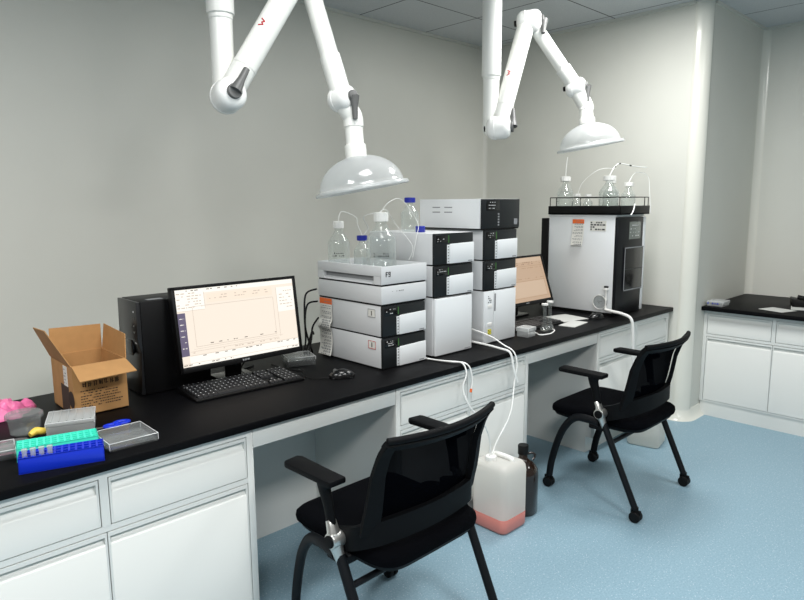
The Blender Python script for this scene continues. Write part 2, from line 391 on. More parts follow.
# ------------------------------------------------------------------ chairs
def make_chair(loc, rz, label):
    t = thing('office_chair', loc, label, 'chair', None, rz)
    # seat: rounded D outline, cushion over a shell
    def outline(k, n=48):
        pts = []
        for i in range(n):
            a = 2*PI*i/n; cx, sy = math.cos(a), math.sin(a)
            e = 2/7.5
            x = 0.24*k*math.copysign(abs(cx)**e, cx)
            y = math.copysign(abs(sy)**(e if sy > 0 else 0.42), sy)*(0.261*k) + 0.018
            pts.append((x, y))
        return pts
    def loft(levels):
        mb = MB(); b = bmesh.new(); rings = []
        for k, z, dip in levels:
            rings.append([b.verts.new((x, y, z - dip*max(0, (y-0.18)/0.1)**2*0.5)) for x, y in outline(k)])
        for A, B in zip(rings, rings[1:]):
            for i in range(len(A)):
                j = (i+1) % len(A); b.faces.new((A[i], A[j], B[j], B[i]))
        b.faces.new(rings[0][::-1]); b.faces.new(rings[-1])
        bmesh.ops.recalc_face_normals(b, faces=b.faces); mb._merge(b); return mb
    loft([(0.93, 0.425, .02), (0.99, 0.43, .02), (1.0, 0.445, .02), (0.99, 0.46, .02), (0.95, 0.470, .02), (0.80, 0.475, .02), (0.4, 0.468, 0)]).build('seat', M['fabric'], t, angle=60)
    loft([(0.55, 0.385, 0), (0.80, 0.392, 0), (0.93, 0.408, .02), (0.96, 0.4245, .02)]).build('seat_shell', M['frame'], t, angle=60)
    # back
    def bv(z):   # lean of the back
        q = [(0.50, -0.13), (0.56, -0.142), (0.61, -0.155), (0.66, -0.164), (0.73, -0.175), (0.80, -0.200), (0.835, -0.222), (0.862, -0.248)]
        for (a, va), (b_, vb) in zip(q, q[1:]):
            if z <= b_: return va + (vb-va)*(z-a)/(b_-a)
        return q[-1][1]
    def back(u, z): return Vector((u, bv(z) - 0.06*(1-(u/0.265)**2), z))
    def hw(z): return 0.256 - 0.018*max(0, z-0.55)/0.3
    MB().grid(lambda a, b_: back((a*2-1)*(hw(0.56+0.275*b_)-0.012), 0.56+0.275*b_) + Vector((0, 0.006, 0)), 16, 14).build('backrest_mesh', M['mesh'], t)
    fr = MB()
    for s in (-1, 1):
        def up(a, b_, s=s):
            z = 0.53+0.318*b_; wd = 0.055 - 0.025*b_
            return back(s*(hw(z) - wd*(1-a) + 0.004), z)
        fr.grid(up, 3, 16, 0.02)
    def topb(a, b_):
        u = (a*2-1)*0.243; return back(u, 0.826+0.022*b_) + Vector((0, 0, 0.004*(abs(a*2-1))**4))
    fr.grid(topb, 24, 3, 0.02)
    fr.tube([back((a/12*2-1)*0.243, 0.850) + Vector((0, -0.008, 0.002)) for a in range(13)], 0.0115, 10)
    # wide lumbar band sweeping forward to the hubs
    pth = [(-0.270, -0.01, 0.472), (-0.272, -0.08, 0.494), (-0.266, -0.14, 0.518), (-0.21, -0.190, 0.533), (-0.10, -0.213, 0.537), (0, -0.219, 0.537), (0.10, -0.213, 0.537), (0.21, -0.190, 0.533), (0.266, -0.14, 0.518), (0.272, -0.08, 0.494), (0.270, -0.01, 0.472)]
    sp, _ = spline([Vector(p) for p in pth], 5, 1.0)
    def band(a, b_):
        p = sp[min(len(sp)-1, int(round(a*(len(sp)-1))))]; return p + Vector((0, 0, (b_-0.5)*0.078))
    fr.grid(band, len(sp)-1, 3, 0.022)
    fr.build('back_frame', M['frame'], t, angle=50)
    for s in (-1, 1):
        a = MB()
        pad = [(-0.034, -0.080), (0.034, -0.080), (0.036, 0.02), (0.038, 0.150), (0.030, 0.164), (-0.026, 0.172), (-0.038, 0.155), (-0.034, 0.02)]
        a.prism([(s*0.290 + s*x, y) for x, y in pad], 'z', 0.676, 0.698, 0.007, 2)
        a.tube([(s*0.300, -0.025, 0.682), (s*0.298, -0.022, 0.655), (s*0.294, -0.036, 0.60), (s*0.292, -0.046, 0.535)], [0.034, 0.025, 0.021, 0.019], 12, 5, flat=(0.7, 1.0))
        a.build('armrest', M['frame'], t)
        br = MB(); br.tube([(s*0.293, -0.043, 0.555), (s*0.295, -0.055, 0.53), (s*0.295, -0.064, 0.498), (s*0.293, -0.075, 0.465), (s*0.288, -0.086, 0.43)], [0.017, 0.020, 0.027, 0.020, 0.016], 16, 5, flat=(0.75, 1.0))
        br.cyl((s*0.260, -0.064, 0.498), (s*0.316, -0.064, 0.498), 0.026, bev=0.003)
        bk = br.build('bracket', M['silver'], t, label='bare silver metal joint')
        MB().cyl((s*0.313, -0.064, 0.498), (s*0.322, -0.064, 0.498), 0.020, bev=0.003).build('pivot_cap', M['frame'], bk)
        def caster(x, y, lg):
            c = MB()
            for dx in (-0.013, 0.013): c.cyl((x+dx-0.009, y, 0.027), (x+dx+0.009, y, 0.027), 0.027, bev=0.004)
            c.box(x-0.006, x+0.006, y-0.026, y+0.026, 0.03, 0.062, 0.004); c.cyl((x, y, 0.04), (x, y, 0.075), 0.012)
            c.build('caster', M['black'], lg)
        lg = MB().tube([(s*0.288, -0.080, 0.45), (s*0.284, -0.258, 0.066)], 0.0165, 14, flat=(1.1, 0.9)).build('leg', M['leg'], t); caster(s*0.284, -0.264, lg)
        lg = MB().tube([(s*0.286, -0.055, 0.445), (s*0.283, 0.03, 0.450), (s*0.274, 0.095, 0.430), (s*0.262, 0.155, 0.362), (s*0.250, 0.200, 0.27), (s*0.240, 0.238, 0.15), (s*0.237, 0.252, 0.066)], 0.0175, 14, 6, flat=(1.1, 0.9)).build('leg', M['leg'], t); caster(s*0.237, 0.254, lg)
    MB().tube([(-0.285, -0.122, 0.36), (0.285, -0.122, 0.36)], 0.011, 10).build('cross_bar', M['leg'], t)
    sb = MB(); sb.box(-0.275, 0.275, -0.08, 0.01, 0.40, 0.43, 0.008); sb.build('seat_beam', M['leg'], t)
    return t
ch = make_chair((1.452, -0.2988, 0), math.radians(0.48), 'black mesh-back chair in the foreground, nearest the camera, with one armrest toward the monitor')
dup(ch, (3.122, -0.278, 0), math.radians(0.2), 'black mesh-back chair farther away, in front of the large white instrument')

# ------------------------------------------------------------------ extraction arms
def emblem(mb, p, ax, n, s):
    p = Vector(p); ax = Vector(ax).normalized(); n = Vector(n).normalized(); e = ax.cross(n).normalized()
    for a, b_ in (((-1, -1), (-0.45, 1)), ((-0.45, 1), (0, -0.2)), ((0, -0.2), (0.45, 1)), ((0.45, 1), (1, -1))):
        q0 = p + ax*a[0]*s + e*a[1]*s*0.6; q1 = p + ax*b_[0]*s + e*b_[1]*s*0.6
        mb.tube([q0, q1], s*0.17, 6)
def exhaust_arm(x, y, zlow, sl, elbow, top, top2, wrist, neck, hood, r, n_el, n_top, n_wr, label, hr, tilt):
    t = thing('extraction_arm', (x, y, HC), label, 'extraction arm', None)
    off = (x, y, HC); V = Vector
    elbow, top, top2, wrist, neck, hood = map(V, (elbow, top, top2, wrist, neck, hood)); n_el, n_top, n_wr = [V(q).normalized() for q in (n_el, n_top, n_wr)]
    u = MB(); u.cyl((x, y, zlow+sl), (x, y, HC-0.001), r*1.2, bev=0.004, seg=32); u.cyl((x, y, HC-0.03), (x, y, HC-0.001), r*1.9, bev=0.006, seg=32)
    u.cyl((x, y, zlow+sl-0.018), (x, y, zlow+sl+0.01), r*1.06, bev=0.003, seg=32)
    dz = V((x, y, elbow.z)) - elbow
    u.cyl((x, y, elbow.z), (x, y, zlow+sl), r, seg=32); u.sphere((x, y, elbow.z), r); u.cyl((x, y, elbow.z), elbow, r*1.1, seg=32)
    u.build('drop_duct', M['arm'], t, off)
    def hub(c, n, h, rr, name, hd, lever_len, knob=True):
        m = MB(); m.cyl(c - n*h, c + n*h, rr, bev=rr*0.62, seg=32)
        m.cyl(c - n*h*0.36, c - n*h*0.26, rr*1.03, seg=32, bev=0.002)
        o = m.build(name, M['joint'], t, off)
        lv = MB(); c2 = c + n*(h+0.001); hd = (hd - n*hd.dot(n)).normalized()
        lv.cyl(c2 - n*0.006, c2 + n*0.013, rr*0.46, bev=0.004)
        lv.tube([c2 + n*0.010, c2 + hd*lever_len*0.5 + n*0.010, c2 + hd*lever_len + n*0.008], [rr*0.40, rr*0.24, rr*0.20], 10)
        lv.build('lock_lever', M['grey'], o, off)
        if knob:
            k = MB(); c3 = c - n*h; k.cyl(c3 - n*0.016, c3 + n*0.002, rr*0.26, bev=0.004); k.build('knob', M['black'], o, off)
    # lower elbow, rising arm
    l1 = MB(); d1 = (top - elbow).normalized()
    l1.cyl(elbow, top, r*1.08, seg=32); l1.cyl(elbow + d1*0.13, elbow + d1*0.142, r*1.11, seg=32)
    mid = elbow + d1*((top-elbow).length*0.5); 
    la = l1.build('lower_arm', M['arm'], t, off)
    view = (V((0.033, -1.843, 1.53)) - mid); side = (view - d1*view.dot(d1)).normalized()
    side = (side + d1.cross(side)*-0.65).normalized()
    em = MB(); emblem(em, elbow + d1*0.31 + side*r*1.085, d1, side, 0.015); em.build('emblem', M['red'], la, off)
    hub(elbow, n_el, r*1.50, r*1.42, 'elbow_joint', d1, r*2.3)
    hub((top+top2)/2, n_top, r*1.55, r*1.42, 'top_joint', -d1, r*1.8)
    l2 = MB(); top0 = top; top = top2; d2 = (wrist - top).normalized(); ln = (wrist-top).length
    l2.cyl(top, top + d2*ln*0.72, r*0.86, seg=32); l2.cyl(top + d2*ln*0.70, wrist, r*0.98, seg=32)
    l2.sphere(top + d2*ln*0.66 + (V((0.03, -1.84, 1.5))-top).normalized()*r*0.84, 0.006)
    l2.build('upper_arm', M['arm'], t, off)
    hub(wrist, n_wr, r*1.25, r*1.22, 'wrist_joint', (hood-neck), r*2.1)
    wp = MB(); dn = (hood - neck).normalized(); nl0 = (hood - neck).length; pm = wrist*0.55 + neck*0.45 - (hood-neck).normalized()*0.0
    wp.tube([wrist, wrist + (neck-wrist)*0.55, neck, neck + dn*nl0*0.25], [r*0.98, r*0.98, r*0.95, r*0.93], 28, 8)
    wp.build('wrist_tube', M['arm'], t, off)
    nk = MB(); nl = (hood - neck).length
    nk.cyl(neck, neck + dn*nl*0.75, r*0.86, seg=28); nk.cyl(neck + dn*nl*0.70, hood + dn*0.01, r*1.02, seg=28, bev=0.004)
    nk.build('collar', M['arm'], t, off)
    # dome
    ax = V(tilt).normalized(); hh = hr*0.62; prof = []
    for i in range(13):
        a = PI/2*i/12; a = math.radians(14 + 72*i/12); prof.append((hr*0.90*math.sin(a)/math.sin(math.radians(86)), -hh*(math.cos(math.radians(14))-math.cos(a))/(math.cos(math.radians(14))-math.cos(math.radians(86)))))
    prof += [(hr*0.95, -hh-0.004), (hr*1.0, -hh-0.010), (hr*1.0, -hh-0.016), (hr*0.95, -hh-0.014)]
    d = MB().lathe(prof, hood, 56, ax); d.build('hood_dome', M['dome'], t, off, angle=60)
    rim = MB().lathe([(hr*0.945, -hh-0.002), (hr*0.985, -hh-0.004), (hr*1.005, -hh-0.011), (hr*1.0, -hh-0.018), (hr*0.95, -hh-0.018), (hr*0.945, -hh-0.002)], hood, 56, ax)
    rim.build('hood_rim', M['frost'], t, off)
    return t
rv = Vector((0.7199, -0.6940, 0)); fv = Vector((0.6855, 0.7125, -0.15))
exhaust_arm(1.345, 0.530, 1.955, 0.305, (1.328, 0.470, 1.946), (1.670, 0.384, 2.519), (1.684, 0.465, 2.542), (1.768, 0.312, 1.962), (1.802, 0.287, 1.886), (1.799, 0.265, 1.725), 0.0445,
            rv*0.58 - fv*0.82, rv*0.5 - fv, rv*0.80 - fv*0.62, 'white jointed extraction arm hanging at the left above the computer, nearer one', 0.200, (-0.13, 0.12, 1))
exhaust_arm(3.030, 0.525, 1.95, 0.29, (3.030, 0.465, 1.952), (3.262, 0.453, 2.565), (3.285, 0.435, 2.565), (3.520, 0.275, 2.205), (3.556, 0.225, 2.095), (3.545, 0.205, 1.99), 0.046,
            rv*0.93 - fv*0.3, rv*0.93 - fv*0.3, rv*0.93 - fv*0.4, 'white jointed extraction arm hanging at the right above the large instrument, farther one', 0.196, (-0.13, 0.12, 1))

# ------------------------------------------------------------------ liquid chromatography stacks
def hplc(loc, w_, d_, h_, label, side_label=None, kind='std', name='chromatography_module', cat='lab instrument', sticker=None):
    """x from 0 (left) to w_, y from 0 (front) to d_, z 0 to h_"""
    t = thing(name, loc, label, cat)
    g = 0.006
    MB().box(0.003, w_-0.003, 0.004, d_-0.004, 0, g+0.002).build('gap_shade', M['black'], t)  # black slab added to paint the shade in the gap below the module
    MB().box(0, w_, 0.012, d_, g, h_, 0.003).build('housing', M['inst'], t)
    if kind in ('std', 'top'):
        fp = MB().box(0.001, w_-0.001, 0, 0.014, g, h_-0.001, 0.003).build('front_panel', M['dark'], t, label='dark front panel')
        if kind == 'std':
            x0 = w_*0.37; z1 = h_*0.66
            pr = [(x0, g+0.001), (w_-0.001, g+0.001), (w_-0.001, z1+0.003), (x0+0.008, z1), (x0+0.002, z1-0.003), (x0, z1-0.010)]
            MB().prism(pr, 'y', -0.006, 0.002, 0.0015).build('cover', M['inst_light'], t, label='light grey front cover')
            bs = MB().box(w_*0.315, x0-0.001, -0.003, 0.002, g+0.002, z1-0.004, 0.001)
            strip = bs.build('button_strip', M['inst_light'], t)
            mk = MB()
            for i in range(6): mk.box(w_*0.325, w_*0.352, -0.0036, -0.0028, 0.014+i*z1*0.14, 0.021+i*z1*0.14)
            mk.build('button', M['ink_grey'], strip)
            mk = MB(); mk.box(w_-0.045, w_-0.014, -0.0066, -0.0058, 0.011, 0.016); mk.build('name_print', M['ink_grey'], t)
            gl = MB().box(x0-0.006, x0-0.002, -0.0015, 0.001, h_*0.70, h_*0.93); gl.build('status_light', M['green'], t)
            dz0, dz1, dx0, dx1 = h_*0.70, h_*0.93, w_*0.05, w_*0.33
        else:
            dz0, dz1, dx0, dx1 = h_*0.62, h_*0.95, w_*0.10, w_*0.44
            mk = MB(); mk.box(w_*0.84, w_*0.93, -0.0015, 0, h_*0.14, h_*0.34); mk.build('badge', M['ink_grey'], t)
            mk = MB()
            for i in range(5): mk.box(w_*0.40, w_*0.44, -0.001, 0.001, h_*0.12+i*h_*0.09, h_*0.17+i*h_*0.09)
            mk.build('button', M['ink_grey'], t)
        dp = MB().box(dx0, dx1, -0.0015, 0.001, dz0, dz1, 0.0005).build('display', M['black_gloss'], t)
        mk = MB(); dashes(mk, (dx0+0.008, -0.0017, dz0+0.004), (dx1-dx0-0.016, 0, 0), (0, 0, dz1-dz0-0.006), 3, 0.0035, 0.45)
        mk.build('display_print', M['keymark'], dp)
    if sticker:
        s = MB().box(-0.0012, 0.0005, 0.045, 0.095, h_*0.62, h_*0.88).build('sticker', M['paper'], t, label='small white sticker')
        mk = MB(); z0, z1 = h_*0.62, h_*0.88
        for a in ((0.045, 0.095, z0, z0+0.0025), (0.045, 0.095, z1-0.0025, z1), (0.045, 0.0475, z0, z1), (0.0925, 0.095, z0, z1)): mk.box(-0.0017, -0.001, *a)
        mk.build('sticker_border', M['red'] if sticker == 'red' else M['ink_grey'], s)
        mk = MB(); mk.box(-0.0017, -0.001, 0.068, 0.073, z0+0.008, z1-0.008); mk.build('sticker_mark', M['ink_black'], s)
    return t
X1, Y1 = 1.862, 0.182
hplc((X1, Y1, H), 0.268, 0.455, 0.142, 'grey instrument module with dark front at the bottom of the left stack', sticker='red')
hplc((X1, Y1, H+0.143), 0.268, 0.455, 0.142, 'grey instrument module with dark front, second from the bottom of the left stack', sticker='grey')
# two reservoir boxes on top
t = thing('tray_unit', (X1, Y1, H+0.286), 'plain grey flat box in the left stack between the dark modules and the bottle tray', 'lab instrument')
MB().box(0.0, 0.270, 0.003, 0.452, 0, 0.0085).build('gap_shade', M['black'], t)  # inset black slab, darkens the gap under the flat box as shade
MB().box(-0.004, 0.276, 0.0, 0.456, 0.007, 0.086, 0.003).build('housing', M['inst'], t)
mk = MB(); dashes(mk, (0.06, -0.0005, 0.055), (0.07, 0, 0), (0, 0, 0.012), 1, 0.004); mk.build('name_print', M['ink_grey'], t)
t = thing('bottle_tray', (X1, Y1, H+0.373), 'grey open-topped tray on top of the left stack holding glass bottles', 'tray')
MB().box(0.0, 0.270, 0.003, 0.452, 0, 0.0085).build('gap_shade', M['black'], t)  # black slab stands in for shade in the gap under the tray
tr = MB(); x0, x1, y0, y1, z0, z1 = -0.004, 0.278, 0.0, 0.456, 0.007, 0.086
tr.box(x0, x1, y0, y1, z0, 0.05, 0.002) if False else None
tr.box(x0+0.019, x1-0.003, y0+0.003, y1-0.003, z0, 0.05); tr.box(x1-0.006, x1, y0+0.002, y1-0.002, z0, z1, 0.002); tr.box(x0, x1, y0, y0+0.006, z0, z1, 0.002); tr.box(x0, x1, y1-0.006, y1, z0, z1, 0.002)
sl0, sl1, sz0, sz1 = 0.05, 0.41, 0.009, 0.042
tr.box(x0, x0+0.02, y0+0.001, y1-0.001, sz1, z1, 0.002); tr.box(x0, x0+0.02, y0+0.001, sl0, z0, sz1); tr.box(x0, x0+0.02, sl1, y1-0.001, z0, sz1); tr.box(x0, x0+0.02, sl0, sl1, z0, sz0)
tr.build('housing', M['inst'], t)
MB().box(x0+0.017, x0+0.0205, sl0, sl1, sz0, sz1).build('slot_back', M['ink_grey'], t)
MB().prism([(x0+0.001, sz0+0.0), (x0+0.018, sz0+0.0), (x0+0.018, sz0+0.012)], 'y', sl0+0.01, sl1).build('slot_lip', M['inst'], t)
mk = MB(); sw = 0.0022   # the marking F9 on the tray front
def bar(a, b_, c, d): mk.box(a, b_, -0.0012, 0.0005, c, d)
bx, bz, hgt = 0.022, 0.040, 0.022
bar(bx, bx+0.004, bz, bz+hgt); bar(bx, bx+0.012, bz+hgt-0.004, bz+hgt); bar(bx, bx+0.010, bz+0.009, bz+0.0125)
qx = bx+0.016
bar(qx, qx+0.0035, bz+0.010, bz+hgt); bar(qx, qx+0.012, bz+hgt-0.0035, bz+hgt); bar(qx, qx+0.012, bz+0.009, bz+0.0125); bar(qx+0.0085, qx+0.012, bz, bz+hgt); bar(qx, qx+0.012, bz, bz+0.0035)
mk.build('marking', M['ink_black'], t)

X2, Y2 = 2.190, 0.182
t = hplc((X2, Y2, H), 0.272, 0.455, 0.285, 'tall plain light grey instrument cabinet at the bottom of the middle stack', kind='plain')
dr = MB().box(0.004, 0.271, -0.006, 0.012, 0.006, 0.281, 0.005).build('door', M['inst_light'], t)
mk = MB(); mk.box(0.215, 0.255, -0.0068, -0.0055, 0.012, 0.016); mk.build('name_print', M['ink_grey'], dr)
hplc((X2, Y2, H+0.286), 0.278, 0.455, 0.150, 'grey instrument module with dark front in the middle of the middle stack')
hplc((X2, Y2, H+0.437), 0.282, 0.455, 0.152, 'grey instrument module with dark front at the top of the middle stack, white lid')
X3, Y3 = 2.572, 0.192
t = hplc((X3, Y3, H), 0.268, 0.43, 0.278, 'light grey instrument cabinet with button column at the bottom of the right stack', kind='plain')
MB().box(0.0, 0.078, -0.004, 0.012, 0.006, 0.277, 0.003).build('button_column', M['inst_light'], t)
dr = MB().box(0.081, 0.267, -0.006, 0.012, 0.006, 0.277, 0.004).build('door', M['inst_light'], t)
MB().box(0.082, 0.092, -0.0065, 0, 0.17, 0.262).build('door_grip', M['ink_grey'], dr)
for i, z in enumerate((0.19, 0.095)):
    MB().box(0.028, 0.062, -0.006, -0.003, z, z+0.018, 0.001).build('button', M['cap'], t)
mk = MB(); mk.box(0.030, 0.058, -0.0055, -0.0035, 0.050, 0.078); mk.build('warning_sticker', mat('warning_yellow', (214, 206, 70), 0.6), t)
mk = MB(); dashes(mk, (0.032, -0.0058, 0.052), (0.024, 0, 0), (0, 0, 0.024), 3, 0.004); dashes(mk, (0.030, -0.0045, 0.215), (0.03, 0, 0), (0, 0, 0.04), 4, 0.005); mk.build('label_print', M['ink_black'], t)
hplc((X3, Y3, H+0.279), 0.270, 0.43, 0.155, 'grey instrument module with dark front in the middle of the right stack')
hplc((X3, Y3, H+0.435), 0.273, 0.43, 0.158, 'grey instrument module with dark front in the right stack, just under the flat wide module')
t = hplc((X3-0.025, Y3-0.004, H+0.594), 0.314, 0.435, 0.155, 'white module with fully dark front on top of the right stack', kind='top')
v = MB()
for z in (0.085, 0.11):
    for y in (0.20, 0.285): v.box(-0.0008, 0.001, y, y+0.055, z, z+0.005)
v.build('vent_slot', M['ink_grey'], t)
sd = MB(); sd.box(-0.0012, 0.001, 0.02, 0.434, 0.006, 0.154); sd.build('side_cover', M['inst_light'], t)
bpy.data.objects[v and 'vent_slot'].location.x = -0.0008

# ------------------------------------------------------------------ glass bottles
def bottle(loc, r, h, label, cap=True, capm='cap', group=None, liquid=0.6, ink=None, caph=None, name='glass_bottle', cs=1.0):
    t = thing(name, loc, label, 'bottle', group)
    nr = r*0.36; b0 = h*0.54; b1 = h*0.82
    pr = [(0, 0.002), (r*0.9, 0.0), (r, 0.006), (r, b0)]
    for i in range(1, 7):
        a = i/6; pr.append((r + (nr-r)*(a*a*(3-2*a)*0.6 + a*0.4), b0 + (b1-b0)*a))
    pr += [(nr, h*0.97)]
    MB().lathe(pr, (0, 0, 0), 36).build('glass', M['glass'], t, angle=60)
    k = 0.95; lz = h*liquid
    if liquid:
        lq = [(0, 0.004), (r*k, 0.005), (r*k, min(lz, b0))]
        if lz <= b0: lq += [(0, lz)]
        else:
            a = (lz-b0)/(b1-b0); lq += [(r*k+(nr-r*k)*a, lz), (0, lz)]
        MB().lathe(lq, (0, 0, 0), 32).build('liquid', M['water'], t, angle=60)
    if cap:
        ch = h*0.15 if caph is None else caph
        c = MB(); c.lathe([(nr*1.2*cs, h*0.86), (nr*1.32*cs, h*0.865), (nr*1.32*cs, h*0.86+ch), (nr*1.2*cs, h*0.865+ch), (0, h*0.865+ch)], (0, 0, 0), 28)
        for i in range(14):
            a = 2*PI*i/14; c.box(-0.0015, 0.0015, nr*1.30*cs, nr*1.36*cs, h*0.87, h*0.855+ch, rot=Matrix.Rotation(a, 4, 'Z'))
        c.build('cap', M[capm], t)
    if ink:
        m = MB()
        for i in range(ink):
            for j in range(7):
                if random.random() < 0.75:
                    a = math.radians(200 + j*9 + random.uniform(-2, 2)); z = b0*0.5 + i*0.012
                    m.box(-0.0022, 0.0022, -r*1.006-0.0004, -r*1.0, z, z+0.007*random.uniform(0.4, 1), rot=Matrix.Rotation(a - 1.5*PI + PI*0.0, 4, 'Z'))
        m.build('handwriting', M['ink_black'], t)
    return t
TB = H+0.373+0.051
B1 = Vector((1.933, 0.565, TB)); B2 = Vector((1.985, 0.455, TB)); B3 = Vector((1.962, 0.295, TB))
bottle(B1, 0.052, 0.22, 'glass bottle with white cap at the left end of the left stack tray', ink=2)
bottle(B2, 0.040, 0.155, 'small glass bottle with blue cap between two white-capped bottles on the left stack', capm='bluecap', cs=1.25)
bottle(B3, 0.068, 0.262, 'largest clear glass bottle with white cap at the front of the left stack tray', ink=2)
B4 = Vector((2.278, 0.43, H+0.437+0.153)); B5 = Vector((2.29, 0.365, H+0.437+0.153))
bottle(B4, 0.044, 0.165, 'glass bottle with blue cap on top of the middle stack beside the white top module', capm='bluecap', cs=1.25)
t = tag(MB().lathe([(0, 0), (0.022, 0), (0.0235, 0.002), (0.0235, 0.028), (0.021, 0.030), (0, 0.030)], (0, 0, 0), 24).build('spare_closure', M['bluecap'], off=(0, 0, 0)), 'loose blue bottle cap lying on top of the middle stack', 'cap')
t.location = (2.255, 0.335, H+0.437+0.153)
def capt(B, h, r): return B + Vector((0, 0, h*0.865+h*0.15))
def hose(name, pts, r, m, label, cat='tube', smooth=8, group=None, seg=8):
    pts = [Vector(p) for p in pts]; o = MB().tube(pts, r, seg, smooth).build(name, M[m], off=pts[0]); return tag(o, label, cat, group)
c1, c3 = capt(B1, 0.22, 0), capt(B3, 0.262, 0); c2 = capt(B2, 0.155, 0)
hose('solvent_tube', [c1, c1+Vector((0.02, 0.0, 0.045)), c1+Vector((0.08, -0.03, 0.02)), c2+Vector((0.0, 0.03, 0.05)), c2], 0.0016, 'tube', 'thin white tube arching from the left bottle to the small blue-capped bottle')
hose('solvent_tube', [c3, c3+Vector((0.05, 0.0, 0.045)), c3+Vector((0.15, 0.02, 0.055)), Vector((2.20, 0.30, 1.44)), Vector((2.172, 0.28, 1.37)), Vector((2.165, 0.30, 1.27))], 0.0013, 'tube', 'thin white tube arching high from the largest bottle to the middle stack')
hose('solvent_tube', [c3+Vector((0.0, 0.01, 0)), c3+Vector((0.06, 0.03, 0.01)), c3+Vector((0.14, 0.05, -0.06)), Vector((2.165, 0.30, 1.33)), Vector((2.15, 0.31, 1.262))], 0.0013, 'tube', 'thin white tube dropping from the largest bottle behind it to the grey box')
hose('solvent_tube', [c2+Vector((0.008, 0, 0)), c2+Vector((0.03, -0.01, 0.035)), c3+Vector((-0.05, 0.06, -0.02)), c3+Vector((-0.01, 0.005, 0.0))], 0.0016, 'tube', 'short thin tube linking the small blue-capped bottle to the largest bottle')

# ------------------------------------------------------------------ large white instrument
t = thing('chromatography_system', (3.79, 0.118, H), 'large white instrument with black front and bottle tray on top, far bench end', 'lab instrument')
W_, D_, HT = 0.380, 0.492, 0.635
MB().box(0.01, W_-0.01, 0.015, D_+0.03, 0, 0.022).build('base', M['black'], t)
MB().box(0, W_-0.02, 0.008, D_, 0.02, HT, 0.004).build('housing', M['inst_light'], t)
MB().box(-0.008, W_-0.04, D_, D_+0.055, 0.02, HT-0.012, 0.003).build('rear_panel', M['black'], t)
MB().box(0.0, W_-0.036, -0.012, 0.01, 0.004, HT-0.004, 0.005).build('front_panel', mat('navy_black', (9, 12, 17), 0.4, spec=0.25), t)
MB().box(W_-0.036, W_+0.004, -0.011, D_-0.01, 0.008, HT-0.002, 0.007, 3).build('side_trim', M['inst_light'], t)
ss = MB().box(0.150, 0.305, -0.0145, -0.010, 0.49, 0.602, 0.001).build('touch_screen', mat('grey_screen', (120, 126, 120), 0.25), t)
mk = MB(); dashes(mk, (0.160, -0.0148, 0.50), (0.14, 0, 0), (0, 0, 0.09), 4, 0.006, 0.5); mk.build('screen_print', M['keymark'], ss)
dr = MB(); dr.box(0.095, 0.345, -0.019, -0.011, 0.165, 0.435, 0.003); d_ = dr.build('sample_door', M['black_gloss'], t)
fr = MB(); fr.box(0.093, 0.347, -0.0205, -0.018, 0.433, 0.440); fr.box(0.090, 0.096, -0.0205, -0.018, 0.165, 0.44); fr.box(0.096, 0.343, -0.0205, -0.018, 0.158, 0.165); fr.build('door_frame', M['ink_grey'], d_)
MB().box(0.098, 0.343, -0.0205, -0.018, 0.295, 0.300).build('door_seam', M['dark'], d_)
tp = MB(); tp.box(-0.02, W_+0.005, -0.012, D_, HT+0.022, HT+0.074, 0.003); tp.box(0.0, W_-0.02, 0.0, D_-0.01, HT, HT+0.022)
tp.build('top_lid', M['inst_light'], t) if False else None
MB().box(-0.004, W_-0.01, 0.0, D_, HT, HT+0.014, 0.003).build('top_cover', M['inst_light'], t)
trm = MB(); zt = HT+0.014
trm.box(-0.014, W_+0.004, -0.03, D_, zt, zt+0.008); trm.box(-0.014, W_+0.004, -0.03, -0.026, zt, zt+0.055, 0.001); trm.box(-0.014, W_+0.004, D_-0.004, D_, zt, zt+0.055, 0.001)
trm.box(-0.014, -0.010, -0.03, D_, zt, zt+0.055, 0.001); trm.box(W_, W_+0.004, -0.03, D_, zt, zt+0.055, 0.001)
tb_ = trm.build('bottle_tray', M['black'], t)
rl = MB(); zr = zt+0.110; ry0, ry1, rx0, rx1 = -0.02, D_-0.01, -0.008, W_
rl.tube([(rx0, ry0, zr), (rx1, ry0, zr), (rx1, ry1, zr), (rx0, ry1, zr), (rx0, ry0, zr)], 0.0028, 8)
for x, y in ((rx0, ry0), (rx1, ry0), (rx0, ry1), (rx1, ry1), (rx1*0.86, ry0), (rx0, ry1*0.9)): rl.tube([(x, y, zt+0.05), (x, y, zr)], 0.0028, 8)
rl.build('guard_rail', M['black'], tb_)
# plate of regulatory print and name strip on the side
sk = MB().box(-0.0015, 0.001, 0.068, 0.182, 0.545, 0.610).build('rating_plate', M['paper'], t, label='white printed plate')
mk = MB(); dashes(mk, (-0.0018, 0.178, 0.548), (0, -0.105, 0), (0, 0, 0.058), 4, 0.009, 0.8, nrm=(-1, 0, 0)); mk.build('plate_print', M['ink_black'], sk)
